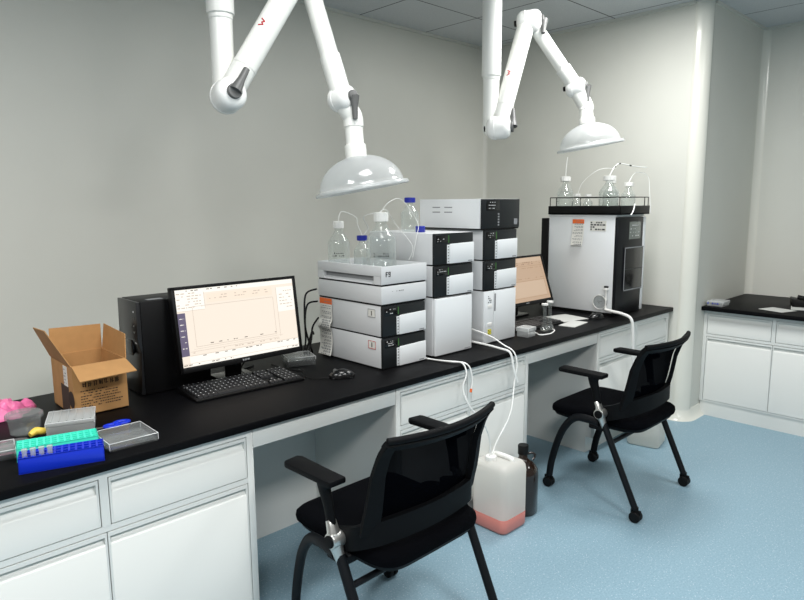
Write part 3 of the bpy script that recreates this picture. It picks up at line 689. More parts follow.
# drain gauge on its side
gz = MB(); gz.cyl((-0.018, 0.085, 0.09), (0.0, 0.085, 0.09), 0.047, bev=0.003, seg=32); gd = gz.build('leak_cup', M['clear'], t)
MB().lathe([(0.044, 0), (0.048, 0), (0.048, 0.004), (0.044, 0.004), (0.044, 0)], (-0.022, 0.085, 0.09), 32, (1, 0, 0)).build('ring', M['cap'], gd)
st_ = MB(); st_.tube([(-0.012, 0.045, 0.04), (-0.012, 0.045, 0.175)], 0.006, 10); st_.lathe([(0, 0.172), (0.017, 0.172), (0.017, 0.185), (0.006, 0.188), (0, 0.196)], (-0.012, 0.045, 0), 16)
st_.build('valve', M['cap'], t); MB().cyl((-0.012, 0.045, 0.186), (-0.012, 0.045, 0.196), 0.014).build('valve_knob', M['black'], t)
mk = MB(); dashes(mk, (-0.0225, 0.10, 0.08), (0, -0.05, 0), (0, 0, 0.02), 2, 0.006, nrm=(-1, 0, 0)); mk.build('cup_print', M['ink_grey'], gd)
hose('drain_hose', [(3.775, 0.16, 0.845), (3.75, 0.09, 0.842), (3.74, 0.03, 0.838), (3.74, -0.03, 0.815), (3.745, -0.045, 0.74), (3.75, -0.05, 0.60), (3.76, -0.06, 0.45), (3.775, -0.07, 0.345)], 0.0095, 'tube', 'thick white drain hose curving over the bench edge from the large instrument', 'hose')
# bottles standing in its tray
ZT = H+zt+0.0085
for lab, x, y, r, h, cm in (('clear glass bottle at the left end of the tray on the large instrument', 3.845, 0.525, 0.054, 0.245, 'cap'), ('small white-capped vial bottle second from left on the large instrument', 3.842, 0.435, 0.031, 0.128, 'cap'),
                        ('small white-capped vial bottle third from left on the large instrument', 3.866, 0.367, 0.031, 0.125, 'cap'), ('widest clear glass bottle on the large instrument, white broad cap', 3.860, 0.215, 0.062, 0.24, 'cap'),
                        ('clear glass bottle half behind the widest one on the large instrument', 3.975, 0.265, 0.050, 0.225, 'cap'), ('clear glass bottle at the right end of the tray on the large instrument', 4.035, 0.172, 0.045, 0.20, 'cap')):
    bottle((x, y, ZT), r, h, lab, capm=cm, cs=1.5 if h < 0.15 else 1.3, caph=h*0.12)
hose('solvent_tube', [(3.845, 0.525, ZT+0.245), (3.846, 0.525, ZT+0.30), (3.85, 0.52, ZT+0.37)], 0.002, 'tube', 'thin clear tube standing up from the leftmost bottle of the large instrument')
tb = hose('solvent_tube', [(3.860, 0.215, ZT+0.24), (3.90, 0.20, ZT+0.30), (3.955, 0.19, ZT+0.315), (4.06, 0.15, ZT+0.30), (4.17, 0.12, ZT+0.295)], 0.003, 'tube', 'white tube rising from the widest bottle and running to the right')
for p, q in (((3.892, 0.203, ZT+0.288), (3.90, 0.20, ZT+0.298)), ((3.935, 0.193, ZT+0.313), (3.948, 0.191, ZT+0.315)), ((4.02, 0.166, ZT+0.306), (4.034, 0.160, ZT+0.303))):
    o = MB().cyl(p, q, 0.0042).build('fitting', M['black'], tb, off=(3.860, 0.215, ZT+0.24))
hose('solvent_tube', [(4.035, 0.172, ZT+0.20), (4.10, 0.16, ZT+0.26), (4.19, 0.12, ZT+0.24), (4.19, 0.10, ZT+0.12), (4.185, 0.085, ZT+0.0)], 0.002, 'tube', 'thin tube looping down the right side of the large instrument')
hose('solvent_tube', [(3.842, 0.435, ZT+0.10), (3.85, 0.40, ZT+0.2), (3.88, 0.30, ZT+0.28), (3.95, 0.22, ZT+0.285)], 0.0016, 'tube', 'thin tube arching from the small vial bottle up over the tray')
hose('solvent_tube', [(3.95, -0.088+0.17, ZT+0.06), (3.93, 0.079, ZT+0.02), (3.90, 0.08, ZT-0.012)], 0.004, 'tube', 'short white tube hanging over the front of the black tray')

# ------------------------------------------------------------------ hanging service tags
def service_tag(loc, pts, w_, label, n, up):
    """strip of paper following side-view points (outward, z); width along +y"""
    t = thing('service_tag', loc, label, 'tag')
    P, _ = spline([Vector((p[0], p[1], 0)) for p in pts], 6, 1)
    def fn(a, b_):
        q = P[min(len(P)-1, int(round(a*(len(P)-1))))]; return Vector((-q.x, (b_)*w_ + q.y*0, q.y))
    MB().grid(fn, len(P)-1, 3, 0.0006).build('paper', M['paper'], t)
    MB().grid(lambda a, b_: Vector((-P[0].x - 0.001 - a*0, b_*w_, P[0].y - a*0.028)), 1, 1, 0.0004).build('orange_band', M['orange'], t, label='orange band')
    mk = MB()
    for i in range(2, len(P)-2):
        if i % 3 == 0: continue
        q = P[i]; q2 = P[i+1]; d = (q2-q).normalized(); nn = Vector((d.y, -d.x, 0))
        if nn.x < 0: nn = -nn
        y = 0.008
        while y < w_*random.uniform(0.6, 0.9):
            wd = random.uniform(0.004, 0.014)
            A = Vector((-(q.x+nn.x*0.0012), y, q.y+nn.y*0.0012)); B = A + Vector((-d.x*0.0035, 0, d.y*0.0035))
            mk.poly([A, A+Vector((0, wd, 0)), B+Vector((0, wd, 0)), B]); y += wd+0.005
    mk.build('print', M['ink_grey'], t)
service_tag((1.858, 0.530, 0), [(0.002, 1.085), (0.003, 1.03), (0.003, 0.985), (0.014, 0.965), (0.016, 0.945), (0.006, 0.925), (0.004, 0.89), (0.005, 0.86), (0.010, 0.835), (0.018, 0.812)], 0.095, 'long curling white paper tag with orange band hanging on the left stack', 8, 1)
service_tag((3.788, 0.340, 0), [(0.003, 1.418), (0.004, 1.38), (0.006, 1.34), (0.012, 1.30), (0.02, 1.262), (0.024, 1.250)], 0.085, 'white paper tag with orange band hung on the white side of the large instrument', 6, 1)

# ------------------------------------------------------------------ computers
def monitor(loc, w_, h_, tilt, label, mats, far=False, foot=None):
    t = thing('monitor', loc, label, 'monitor')
    a = math.radians(tilt); Rm = Matrix.Rotation(-a, 4, 'X')
    bz = 0.013; b0 = 0.022; zb = foot[2]
    T = Matrix.Translation((0, 0, zb)) @ Rm
    def fin(mb, name, m, parent=t):
        bmesh.ops.transform(mb.bm, matrix=T, verts=mb.bm.verts); return mb.build(name, m, parent)
    cs = MB(); cs.box(-w_/2, w_/2, 0.004, 0.034, 0, h_, 0.004); cs.box(-w_/4, w_/4, 0.03, 0.06, h_*0.2, h_*0.7, 0.01); cs.box(-0.06, 0.06, 0.05, 0.105, h_*0.2, h_*0.7, 0.01)
    fin(cs, 'housing', M['black'])
    bf = MB(); bf.box(-w_/2, w_/2, -0.004, 0.008, h_-bz, h_, 0.002); bf.box(-w_/2, w_/2, -0.004, 0.008, 0, b0, 0.002); bf.box(-w_/2, -w_/2+bz, -0.004, 0.008, 0, h_, 0.002); bf.box(w_/2-bz, w_/2, -0.004, 0.008, 0, h_, 0.002)
    be = fin(bf, 'bezel', M['black'])
    lg = MB(); lg.box(-0.016, -0.009, -0.0048, -0.0035, 0.008, 0.015); lg.box(-0.006, 0.002, -0.0048, -0.0035, 0.008, 0.015); lg.box(0.005, 0.015, -0.0048, -0.0035, 0.008, 0.015)
    fin(lg, 'bezel_print', M['ink_grey'], be)
    # picture on the screen
    sw, sh = w_-2*bz, h_-bz-b0; x0, z0 = -w_/2+bz, b0
    s = MB()
    def q(mi, a0, a1, c0, c1, lay):
        s.mi = mi; y = 0.0028 - lay*0.0002
        s.poly([(x0+a0*sw, y, z0+c0*sh), (x0+a1*sw, y, z0+c0*sh), (x0+a1*sw, y, z0+c1*sh), (x0+a0*sw, y, z0+c1*sh)])
    def txt(mi, a0, a1, c0, c1, rows, fill=0.6):
        for r in range(rows):
            z = c0 + (c1-c0)*(r+0.5)/rows; x = a0
            while x < a1:
                wd = random.uniform(0.008, 0.03)
                if random.random() < fill: q(mi, x, min(a1, x+wd), z, z+0.011, 2)
                x += wd+0.008
    q(0, 0, 1, 0, 1, 0)
    if not far:
        q(1, 0, 0.22, 0.72, 1, 1); q(1, 0, 1, 0.94, 1, 1); q(1, 0.06, 1, 0.0, 0.13, 1); q(5, 0.24, 0.80, 0.80, 0.92, 1); q(1, 0.84, 1, 0.55, 0.9, 1)
        q(3, 0.0, 0.062, 0.14, 0.70, 2); txt(1, 0.015, 0.05, 0.2, 0.66, 6, 0.8)
        txt(2, 0.01, 0.2, 0.74, 0.96, 6, 0.5); txt(4, 0.02, 0.5, 0.965, 0.985, 1, 0.4); txt(2, 0.26, 0.78, 0.83, 0.9, 2, 0.45); txt(2, 0.86, 0.98, 0.58, 0.86, 6, 0.5)
        for a0, a1, c0, c1 in ((0.22, 0.223, 0.74, 0.95), (0.12, 0.80, 0.768, 0.773), (0.12, 0.123, 0.24, 0.77), (0.80, 0.803, 0.24, 0.77), (0.12, 0.80, 0.24, 0.245), (0.07, 1, 0.135, 0.139), (0.07, 0.82, 0.185, 0.189), (0.10, 0.86, 0.215, 0.218), (0.0, 0.22, 0.72, 0.724), (0.835, 0.838, 0.2, 0.9)): q(2, a0, a1, c0, c1, 2)
        txt(4, 0.13, 0.80, 0.25, 0.275, 1, 0.3); txt(4, 0.08, 0.97, 0.10, 0.13, 1, 0.45); txt(2, 0.09, 0.82, 0.15, 0.18, 1, 0.6); txt(4, 0.01, 0.4, 0.005, 0.03, 1, 0.5); txt(4, 0.85, 0.99, 0.005, 0.03, 1, 0.4)
        q(2, 0, 1, 0.038, 0.042, 2)
    else:
        q(1, 0, 1, 0.9, 1, 1); q(1, 0.0, 0.95, 0.1, 0.45, 1)
        txt(3, 0.3, 0.95, 0.82, 0.9, 2, 0.5); txt(2, 0.2, 0.98, 0.48, 0.54, 1, 0.6); txt(2, 0.2, 0.95, 0.72, 0.78, 1, 0.5)
        for a0, a1, c0, c1 in ((0.1, 1, 0.8, 0.805), (0.1, 1, 0.46, 0.465), (0.95, 0.953, 0.1, 0.8), (0.1, 1, 0.08, 0.085)): q(2, a0, a1, c0, c1, 2)
    bmesh.ops.transform(s.bm, matrix=T, verts=s.bm.verts); s.build('screen', mats, t, label='lit screen showing a pale software window')
    stn = MB(); fy = foot[1]
    stn.box(-0.035, 0.035, fy-0.012, fy+0.012, 0.012, zb+h_*0.45, 0.005)
    stn.build('stand_neck', M['black'], t)
    MB().box(-foot[0]/2, foot[0]/2, fy-0.04, fy+0.07, 0, 0.014, 0.006).build('stand_base', M['black_gloss'], t)
    return t
monitor((1.345, 0.452, H), 0.563, 0.335, 8, 'computer monitor showing a bright cream software window, beside the black tower at left', SCR, foot=(0.16, 0.112, 0.086))
monitor((3.362, 0.47, H), 0.575, 0.318, 19, 'computer monitor with tan screen half hidden between the right stack and the large instrument', SCR2, True, foot=(0.24, 0.11, 0.088))

def keyboard(loc, w_, d_, rz, label):
    t = thing('keyboard', loc, label, 'keyboard', None, rz)
    MB().prism([(0, 0), (d_, 0), (d_, 0.022), (0, 0.010)], 'x', 0, w_, 0.003).build('base', M['black'], t)
    kb = MB(); km = MB(); rows = 6; ph = d_*0.86/rows
    def zz(y): return 0.0105 + 0.0115*y/d_
    for r in range(rows):
        y = d_*0.06 + r*ph + (0.006 if r == 5 else 0); x = 0.012
        blocks = [(0.012, w_*0.655), (w_*0.675, w_*0.795), (w_*0.815, w_-0.012)]
        for bi, (a, b_) in enumerate(blocks):
            if bi == 1 and r in (2,): continue
            n = max(1, int(round((b_-a)/0.0195))); kw = (b_-a)/n; k = 0
            while k < n:
                sp_ = 1
                if bi == 0 and r == 0 and k == 4: sp_ = 6
                if bi == 1 and r == 1 and k != 1: k += 1; continue
                sp_ = min(sp_, n-k); xa = a + k*kw + 0.0012; xb = a + (k+sp_)*kw - 0.0012
                kb.prism([(y+0.001, zz(y)), (y+ph-0.0015, zz(y+ph)), (y+ph-0.004, zz(y+ph)+0.007), (y+0.003, zz(y)+0.007)], 'x', xa, xb)
                if sp_ == 1:
                    zc = zz(y+ph*0.5)+0.0075; kb.mi = 1; kb.poly([(xa+0.005, y+ph*0.5, zc), (xa+0.0085, y+ph*0.5, zc), (xa+0.0085, y+ph*0.65, zc+0.0005), (xa+0.005, y+ph*0.65, zc+0.0005)]); kb.mi = 0
                k += sp_
    kb.build('keys', [M['key'], M['keymark']], t)
    return t
keyboard((1.063, 0.33, H), 0.468, 0.185, math.radians(-3), 'black keyboard lying in front of the bright monitor at left')
keyboard((2.935, 0.225, H), 0.455, 0.165, math.radians(0), 'black keyboard in front of the tan monitor, behind the small glass vials')
def mouse(loc, rz, label):
    t = thing('computer_mouse', loc, label, 'mouse', None, rz)
    b = MB()
    def fn(a, b_):
        ang = PI*b_; x = math.sin(PI*min(max(a, 0.0), 1))**0.45*0.031*math.cos(ang); z = 0.002 + 0.036*math.sin(ang)**0.8*(math.sin(PI*(a*0.86+0.07))**0.7)
        return Vector((x, (a-0.5)*0.112, z))
    b.grid(fn, 18, 12); b.box(-0.025, 0.025, -0.045, 0.045, 0, 0.004, 0.001)
    b.build('body', M['black_gloss'], t, angle=70); MB().cyl((-0.004, 0.028, 0.031), (0.004, 0.028, 0.031), 0.009).build('wheel', M['grey'], t)
mouse((1.665, 0.225, H), math.radians(60), 'shiny black computer mouse beside the left stack, in front of the clear box')
mouse((3.665, 0.16, H), math.radians(70), 'black computer mouse by the base of the large instrument')
hose('mouse_cable', [(1.62, 0.245, 0.806), (1.56, 0.30, 0.803), (1.57, 0.36, 0.803), (1.60, 0.42, 0.803), (1.58, 0.48, 0.803), (1.57, 0.62, 0.803)], 0.002, 'black', 'thin black mouse cable running behind the clear box', 'cable')
# tower
t = thing('computer_tower', (0.955, 0.555, H), 'black desktop computer tower beside the cardboard box, behind the monitor', 'computer')
MB().box(0.012, 0.285, 0.0, 0.185, 0.004, 0.368, 0.004).build('case', M['black'], t)
MB().prism([(0.012, 0.004), (0.012, 0.366), (-0.004, 0.368), (-0.006, 0.22), (0.006, 0.17), (0.002, 0.10), (-0.003, 0.006)], 'y', 0.001, 0.184, 0.002).build('front_panel', mat('tower_front', (26, 27, 29), 0.3), t)
MB().prism([(-0.005, 0.215), (0.007, 0.17), (-0.0075, 0.155), (-0.0085, 0.20)], 'y', 0.05, 0.135, 0.001).build('front_grip', M['black_gloss'], t)
for z in (0.30, 0.27, 0.245): MB().box(-0.0062, -0.003, 0.022, 0.034, z, z+0.008).build('port', M['black_gloss'], t)
mk = MB(); mk.box(-0.0065, -0.003, 0.024, 0.030, 0.325, 0.331); mk.box(-0.0035, -0.0005, 0.02, 0.032, 0.205, 0.213); mk.build('led_print', M['keymark'], t)
MB().box(0.05, 0.11, 0.02, 0.05, 0.3675, 0.369).build('top_sticker', M['ink_grey'], t)
# cables behind the monitor
for i, pts in enumerate(([(1.86+0.004, 0.66, 1.12), (1.80, 0.66, 1.10), (1.775, 0.64, 1.0), (1.77, 0.63, 0.88), (1.74, 0.62, 0.803)], [(1.864, 0.655, 1.06), (1.80, 0.65, 1.05), (1.77, 0.63, 0.96), (1.79, 0.63, 0.87), (1.82, 0.64, 0.803)],
                         [(1.864, 0.65, 0.98), (1.82, 0.64, 0.94), (1.80, 0.63, 0.87), (1.75, 0.61, 0.81), (1.68, 0.65, 0.803)], [(1.84, 0.66, 0.90), (1.80, 0.62, 0.92), (1.77, 0.62, 0.85), (1.73, 0.62, 0.806), (1.66, 0.62, 0.804)])):
    hose('cable', pts, 0.0045, 'black', 'black cable hanging in the tangle between the bright monitor and the left stack', 'cable', group='black cables beside the left stack')
hose('cable', [(1.40, 0.60, 0.93), (1.44, 0.62, 0.86), (1.42, 0.63, 0.81), (1.50, 0.66, 0.803)], 0.003, 'black', 'black cable under the bright monitor, right of its stand', 'cable')
hose('cable', [(1.275, 0.55, 0.93), (1.262, 0.60, 0.87), (1.255, 0.64, 0.82), (1.256, 0.70, 0.803)], 0.003, 'black', 'black cable under the bright monitor, left of its stand', 'cable')

# ------------------------------------------------------------------ cardboard box
t = thing('cardboard_box', (0.688, 0.475, H), 'open brown cardboard box with raised flaps beside the computer tower', 'box')
w_, d_, h_ = 0.182, 0.236, 0.182; th = 0.004
b = MB(); b.box(0, w_, 0, d_, 0.001, th); b.box(0, w_, 0, th, 0.001, h_); b.box(0, w_, d_-th, d_, 0.001, h_); b.box(0, th, th, d_-th, 0.001, h_); b.box(w_-th, w_, th, d_-th, 0.001, h_)
b.build('carton', M['card'], t)
V = Vector
MB().poly([V((0, 0, h_)), V((w_, 0, h_)), V((w_+0.002, -0.095, h_-0.028)), V((-0.006, -0.100, h_-0.032))], 0.003).build('flap', M['card'], t)
MB().poly([V((w_, d_, h_)), V((0, d_, h_)), V((0.004, d_+0.008, h_+0.100)), V((w_+0.003, d_+0.008, h_+0.094))], 0.003).build('flap', M['card'], t)
MB().poly([V((0, d_, h_)), V((0, 0, h_)), V((-0.066, 0.022, h_+0.133)), V((-0.05, d_-0.01, h_+0.115))], 0.003).build('flap', M['card'], t)
MB().poly([V((w_, 0, h_)), V((w_, d_, h_)), V((w_+0.012, d_+0.0, h_+0.095)), V((w_+0.01, 0.02, h_+0.085))], 0.003).build('flap', M['card'], t)
mk = MB(); x = 0.028
for i in range(7):   # bold heading of dense unreadable characters, then lines of small print
    for k in range(6):
        if random.random() < 0.8:
            if k % 2: mk.box(x+0.001+random.uniform(0, .004), x+0.016-random.uniform(0, .004), -0.0006, 0.0002, 0.103+k*0.003, 0.105+k*0.003)
            else: xx = x+random.uniform(0.001, 0.013); mk.box(xx, xx+0.0022, -0.0006, 0.0002, 0.101+random.uniform(0, .006), 0.120)
    x += 0.0185
dashes(mk, (0.022, -0.0003, 0.028), (0.145, 0, 0), (0, 0, 0.066), 7, 0.0036, 0.85)
mk.build('print', M['ink'], t)
mk = MB().box(-0.0006, 0.0002, 0.05, 0.135, 0.005, 0.10); mk.build('dark_patch', mat('dark_card_print', (66, 50, 40), 0.8), t)
mk = MB().lathe([(0, 0), (0.03, 0), (0.03, 0.0008), (0, 0.0008)], (-0.0004, 0.025, 0.06), 24, (-1, 0, 0)); mk.build('round_print', M['ink'], t)
lb = MB().box(-0.0012, 0.0002, 0.055, 0.095, 0.10, 0.172).build('shipping_label', M['paper'], t, label='white shipping label')
mk = MB(); dashes(mk, (-0.0015, 0.09, 0.105), (0, -0.032, 0), (0, 0, 0.06), 5, 0.004, nrm=(-1, 0, 0)); mk.build('label_print', M['ink_grey'], lb)

# ------------------------------------------------------------------ small labware at the left
def tube_rack(loc, w_, d_, h_, rz, m, label, nx, ny):
    t = thing('tube_rack', loc, label, 'tube rack', None, rz)
    b = MB(); px = w_/nx; py = d_/ny
    b.box(0, w_, 0, d_, 0, 0.004); b.box(0, w_, 0, 0.003, 0, h_, 0.001); b.box(0, w_, d_-0.003, d_, 0, h_, 0.001); b.box(0, 0.003, 0, d_, 0, h_, 0.001); b.box(w_-0.003, w_, 0, d_, 0, h_, 0.001)
    zt_ = h_-0.004
    for i in range(nx+1): b.box(max(0, i*px-0.0028), min(w_, i*px+0.0028), 0.001, d_-0.001, zt_, h_)
    for j in range(ny+1): b.box(0.001, w_-0.001, max(0, j*py-0.0028), min(d_, j*py+0.0028), zt_-0.0005, h_-0.0003)
    b.build('rack_body', m, t); return t
rk_b = tube_rack((0.421, 0.080, H), 0.215, 0.062, 0.046, math.radians(-17), M['blue'], 'blue test tube rack with four clear tubes at the front left of the bench', 12, 3)
tube_rack((0.440, 0.180, H), 0.215, 0.075, 0.040, math.radians(-13.5), M['teal'], 'turquoise empty tube rack standing behind the blue rack', 12, 4)
ca, sa = math.cos(math.radians(-17)), math.sin(math.radians(-17))
for i in range(4):
    lx, ly = 0.215/12*(i*1.15+0.6)+0.006, 0.058/3*0.7
    t = thing('sample_tube', (0.421+ca*lx-sa*ly, 0.080+sa*lx+ca*ly, H+0.0225), 'small clear tube standing in the blue rack', 'tube', 'clear tubes in the blue rack')
    MB().lathe([(0, 0), (0.0035, 0.003), (0.006, 0.012), (0.0065, 0.040)], (0, 0, 0), 16).build('vial', M['frost'], t); MB().lathe([(0.0075, 0.036), (0.0078, 0.043), (0, 0.043)], (0, 0, 0), 16).build('lid', M['frost'], t)
def clear_case(loc, w_, d_, h_, rz, label, m='clear', ribs=0, lid=0.6, name='plastic_case'):
    t = thing(name, loc, label, 'plastic box', None, rz)
    b = MB(); b.box(0.002, w_-0.002, 0.002, d_-0.002, 0, h_*lid, 0.003); b.build('base', M[m], t)
    b = MB(); b.box(0, w_, 0, d_, h_*lid+0.0005, h_, 0.004)
    for i in range(ribs): b.box(w_*(i+0.6)/(ribs+0.2), w_*(i+0.6)/(ribs+0.2)+0.004, 0.004, d_-0.004, h_, h_+0.003)
    ld = b.build('lid', M[m], t)
    b = MB(); z = h_ - 0.001; e = 0.0011
    b.tube([(e, e, z), (w_-e, e, z), (w_-e, d_-e, z), (e, d_-e, z), (e, e, z)], e, 6)
    for x, y in ((e, e), (w_-e, e), (w_-e, d_-e), (e, d_-e)): b.tube([(x, y, h_*lid), (x, y, z)], e, 6)
    b.build('lid_edge_glint', M['edge'], ld); return t  # pale edging added as painted glint along the lid edges
clear_case((0.655, 0.060, H), 0.148, 0.148, 0.028, math.radians(-1), 'flat clear plastic case lying in front, right of the blue rack', lid=0.25)
clear_case((0.556, 0.335, H), 0.143, 0.135, 0.046, math.radians(-20), 'ribbed frosted tip box behind the turquoise rack, in front of the cardboard box', 'frost', 6, 0.7, 'tip_box')
clear_case((0.33, 0.235, H), 0.12, 0.10, 0.03, math.radians(-10), 'clear plastic case cut by the left edge beside the turquoise rack', 'clear', 0, 0.5)
clear_case((1.598, 0.525, H), 0.13, 0.115, 0.042, math.radians(-19), 'clear plastic box with dark parts inside, under the corner of the bright monitor', 'clear', 0, 0.6, 'parts_box')
def dark_bits():
    t = thing('small_parts', (1.598, 0.525, H), 'dark small fittings lying in the clear box by the monitor', 'parts')
dd = clear_case((2.875, 0.125, H), 0.085, 0.075, 0.052, math.radians(5), 'small clear plastic box at the foot of the right stack', 'frost', 0, 0.6)
# tilted clear jar with lid
t = thing('plastic_jar', (0.525, 0.44, H), 'clear round plastic tub with a clear lid beside the pink plastic bag', 'jar')
MB().lathe([(0, 0.001), (0.040, 0.0), (0.044, 0.004), (0.050, 0.058), (0.048, 0.058), (0.042, 0.006), (0, 0.004)], (0, 0, 0), 32).build('tub', M['clear'], t)
lidm = MB().lathe([(0.054, 0.052), (0.0545, 0.064), (0.050, 0.068), (0, 0.066)], (0, 0, 0), 32)
for i in range(28): lidm.box(-0.0012, 0.0012, 0.0535, 0.0555, 0.052, 0.064, rot=Matrix.Rotation(2*PI*i/28, 4, 'Z'))
lidm.build('lid', M['clear'], t)
# crumpled pink bag
b = MB()
def pk(a, c):
    an = 2*PI*a; k = math.sin(PI*c*0.5); rr = (1+0.10*math.sin(5*an+1)+0.06*math.sin(11*an))*k
    return Vector((0.13*rr*math.cos(an), 0.085*rr*math.sin(an), 0.002+0.040*(math.cos(PI*c*0.5)**0.8)*(1+0.30*math.sin(7*an+9*c)+0.26*math.sin(13*an-11*c)+0.15*math.sin(23*an+17*c)) + (0.0 if c > 0.95 else 0.004*math.sin(9*an))))
b.grid(pk, 60, 14)
tag(b.build('plastic_bag', M['pink'], off=(0, 0, 0), angle=70), 'crumpled bright pink plastic bag at the left edge of the bench', 'bag').location = (0.475, 0.69, H)
# yellow piece and grey scoop
t = tag(MB().tube([(0, 0, 0.012), (0.02, 0.008, 0.018), (0.04, 0.006, 0.014), (0.055, 0.02, 0.016)], [0.008, 0.013, 0.011, 0.006], 12, 5).build('plastic_clip', M['yellow'], off=(0, 0, 0)), 'small yellow plastic piece lying next to the frosted tip box', 'clip')
t.location = (0.520, 0.365, H)
t = tag(MB().sphere((0, 0, 0.008), 0.03, (1.2, 0.6, 0.27)).build('weighing_boat', M['clear'], off=(0, 0, 0)), 'small grey transparent piece lying in front of the clear tub', 'plastic piece')
t.location = (0.475, 0.345, H)
t = thing('scissors', (0.722, 0.285, H), 'blue-handled scissors lying between the tip box and the flat clear case', 'scissors', None, math.radians(-10))
for cx, cy in ((0.02, 0.0), (0.052, 0.018)):
    MB().tube([(cx+0.022*math.cos(a)*1.1, cy+0.014*math.sin(a), 0.008) for a in [2*PI*i/16 for i in range(17)]], 0.0055, 8).build('handle', M['blue'], t)
MB().poly([(-0.09, -0.004, 0.006), (0.0, -0.006, 0.006), (0.005, 0.004, 0.006), (-0.09, 0.001, 0.006)], 0.003).build('blade', M['silver'], t)

# ------------------------------------------------------------------ small things by the far monitor
def vial(loc, label, h=0.085):
    t = thing('glass_vial', loc, label, 'vial')
    MB().lathe([(0, 0), (0.02, 0.002), (0.024, 0.012), (0.018, 0.026), (0.010, 0.034), (0.009, h*0.8), (0.014, h)], (0, 0, 0), 24).build('glass', M['glass'], t)
    MB().lathe([(0.010, h), (0.019, h), (0.019, h+0.009), (0, h+0.009)], (0, 0, 0), 20).build('stopper', M['cap'], t)
vial((3.105, 0.175, H), 'small glass stoppered flask standing in front of the far keyboard, left of a pair', 0.15)
vial((3.165, 0.18, H), 'small glass stoppered flask standing in front of the far keyboard, right of a pair', 0.158)
hose('white_cable', [(2.96, 0.19, 0.803), (3.01, 0.17, 0.803), (2.985, 0.12, 0.803), (3.05, 0.10, 0.803), (3.14, 0.13, 0.803), (3.17, 0.16, 0.803)], 0.0035, 'tube', 'white cable curled around the foot of the glass flasks', 'cable')
def sheet(loc, w_, d_, rz, label, m='sheet', th=0.0015):
    o = tag(MB().box(-w_/2, w_/2, -d_/2, d_/2, 0, th).build('paper_sheet', M[m], off=(0, 0, 0)), label, 'paper'); o.location = loc; o.rotation_euler = (0, 0, rz); return o
sheet((3.40, 0.165, H), 0.20, 0.10, math.radians(8), 'white crumpled paper lying at the bench edge right of the glass flasks', th=0.004)
sheet((3.50, 0.32, H+0.0005), 0.30, 0.20, math.radians(-12), 'white paper sheet lying behind the far mouse and flasks', th=0.002)
t = clear_case((4.66, -0.245, 0.80), 0.13, 0.11, 0.036, 0, 'clear plastic case with blue print on the alcove worktop', 'frost', 0, 0.5)
mk = MB(); dashes(mk, (-0.0006, 0.105, 0.012), (0, -0.09, 0), (0, 0, 0.018), 1, 0.010, nrm=(-1, 0, 0)); mk.build('print', M['bluecap'], t)
sheet((4.80, -0.545, 0.80), 0.15, 0.17, math.radians(-20), 'white paper sheet lying on the alcove worktop')
sheet((4.98, -0.66, 0.8016), 0.20, 0.16, math.radians(15), 'white paper at the right edge under the black device on the alcove worktop')
t = thing('desk_phone', (5.09, -0.64, 0.8035), 'black device lying on papers at the right edge of the alcove worktop', 'device', None, math.radians(20))
MB().prism([(-0.07, 0), (0.09, 0), (0.09, 0.055), (-0.07, 0.022)], 'x', -0.08, 0.08, 0.004).build('body', M['black'], t)
MB().tube([(-0.06, -0.05, 0.045), (-0.06, 0.06, 0.068)], 0.016, 12).build('handset', M['black'], t)

# ------------------------------------------------------------------ waste jug and brown bottle
def jug(loc, rz, label, full=True):
    t = thing('waste_jug', loc, label, 'jug', None, rz); w_, d_, h_ = 0.188, 0.200, 0.335
    def rr(x0, x1, y0, y1, r, n=6):
        return quarter(x1-r, y1-r, r, 0, PI/2, n) + quarter(x0+r, y1-r, r, PI/2, PI, n) + quarter(x0+r, y0+r, r, PI, 1.5*PI, n) + quarter(x1-r, y0+r, r, 1.5*PI, 2*PI, n)
    def shell(levels, cap0=True, cap1=True):
        b = bmesh.new(); rings = []
        for ins, z in levels: rings.append([b.verts.new((x, y, z)) for x, y in rr(ins, w_-ins, ins, d_-ins, max(0.006, 0.032-ins*0.3))])
        for A, B in zip(rings, rings[1:]):
            for i in range(len(A)):
                j = (i+1) % len(A); b.faces.new((A[i], A[j], B[j], B[i]))
        if cap0: b.faces.new(rings[0][::-1])
        if cap1: b.faces.new(rings[-1])
        bmesh.ops.recalc_face_normals(b, faces=b.faces); mb = MB(); mb._merge(b); return mb
    s = shell([(0.016, 0.001), (0.006, 0.004), (0.0, 0.014), (0.0, 0.10), (0.0, 0.285), (0.003, 0.305), (0.012, 0.319), (0.028, 0.326)])
    s.build('body', M['jug'], t, angle=60)
    if full: shell([(0.0155, 0.0005), (0.0055, 0.0035), (-0.0005, 0.0135), (-0.0005, 0.074), (0.0, 0.0745)]).build('liquid', M['liquid_red'], t, angle=60, label='pinkish red liquid in the bottom')
    hd = MB(); hd.tube([(w_*0.62, 0.045, 0.322), (w_*0.62, 0.055, 0.335), (w_*0.62, 0.145, 0.335), (w_*0.62, 0.16, 0.322)], 0.012, 12, 5); hd.build('handle', M['cap'], t)
    c = MB().lathe([(0.0, 0.0), (0.026, 0.0), (0.026, 0.022), (0.022, 0.025), (0, 0.025)], (w_*0.30, d_*0.62, 0.323), 24)
    for i in range(16): c.box(-0.0018, 0.0018, 0.0255, 0.0275, 0.002, 0.021, rot=Matrix.Rotation(2*PI*i/16, 4, 'Z'), at=(w_*0.30, d_*0.62, 0.323))
    c.build('screw_cap', M['cap'], t)
    return t
jug((2.266, -0.188, 0), 0, 'white translucent waste jug with pinkish liquid standing behind the near chair')
jug((3.795, -0.224, 0), math.radians(11), 'white plastic jug on the floor mostly hidden behind the far chair', False)
t = thing('reagent_bottle', (2.545, -0.09, 0), 'dark brown glass bottle with black cap on the floor beside the waste jug', 'bottle')
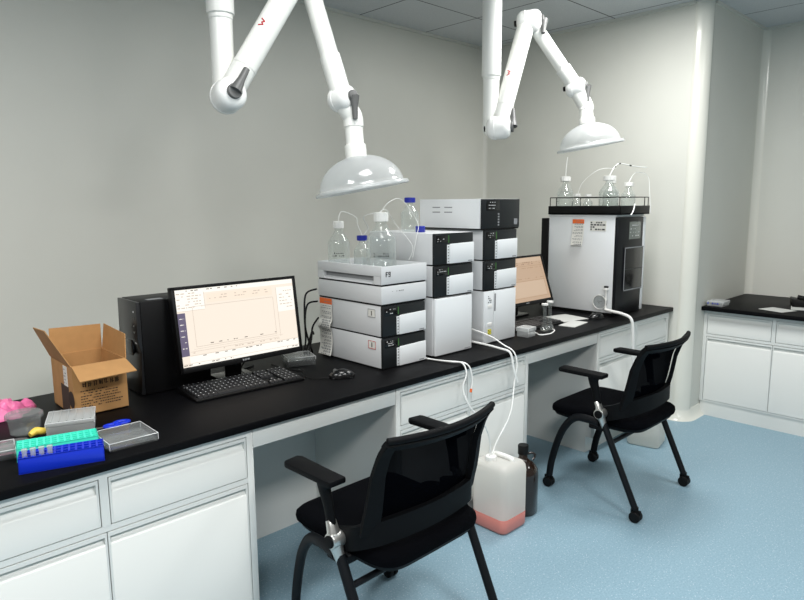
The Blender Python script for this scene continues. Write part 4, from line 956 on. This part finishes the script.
MB().lathe([(0, 0.004), (0.070, 0.0), (0.076, 0.008), (0.077, 0.20), (0.073, 0.225), (0.055, 0.252), (0.032, 0.268), (0.022, 0.278), (0.021, 0.32)], (0, 0, 0), 36).build('glass', M['amber'], t, angle=50)
MB().lathe([(0.021, 0.30), (0.026, 0.30), (0.0265, 0.342), (0.024, 0.346), (0, 0.346)], (0, 0, 0), 24).build('cap', M['black'], t)
MB().tube([(0.020, -0.012, 0.296), (0.044, -0.026, 0.298), (0.056, -0.033, 0.280), (0.044, -0.026, 0.262)], 0.006, 10, 5).build('loop_handle', M['amber'], t)

# waste tubes over the bench edge
JT = Vector((2.266+0.188*0.30, -0.188+0.200*0.62, 0.349))
hose('waste_tube', [(2.136, 0.26, 0.806), (2.142, 0.15, 0.808), (2.165, 0.05, 0.810), (2.185, 0.0, 0.808), (2.18, -0.028, 0.765), (2.155, -0.03, 0.70), (2.17, -0.06, 0.62), (2.24, -0.08, 0.53), (2.30, -0.07, 0.44), JT + Vector((-0.008, 0, 0.0))], 0.0036, 'tube', 'white waste tube looping from the left stack over the bench edge into the jug')
hose('waste_tube', [(2.146, 0.26, 0.806), (2.152, 0.14, 0.806), (2.18, 0.03, 0.811), (2.198, -0.003, 0.807), (2.21, -0.024, 0.785), (2.215, -0.034, 0.73), (2.205, -0.036, 0.69)], 0.0034, 'tube', 'short white tube with orange tip hanging over the bench edge by the left stack')
tag(MB().cyl((2.205, -0.036, 0.692), (2.200, -0.037, 0.676), 0.0055).build('tube_fitting', M['orange'], off=(2.2, -0.036, 0.69)), 'small orange fitting on the end of the short hanging tube', 'fitting')
hose('waste_tube', [(2.515, 0.34, 0.90), (2.525, 0.22, 0.885), (2.545, 0.12, 0.86), (2.55, 0.05, 0.83), (2.56, -0.01, 0.80), (2.555, -0.035, 0.74), (2.53, -0.04, 0.66), (2.46, -0.07, 0.52), (2.37, -0.06, 0.40), JT + Vector((0.008, 0.0, 0.0))], 0.0036, 'tube', 'white waste tube dropping from between the middle and right stacks to the jug')
hose('waste_tube', [(2.505, 0.32, 0.825), (2.508, 0.20, 0.825), (2.51, 0.10, 0.822), (2.515, 0.04, 0.816), (2.523, -0.004, 0.809), (2.527, -0.022, 0.785), (2.53, -0.035, 0.72), (2.55, -0.045, 0.655)], 0.0055, 'tube', 'thicker white tube curving over the bench edge under the middle stack')
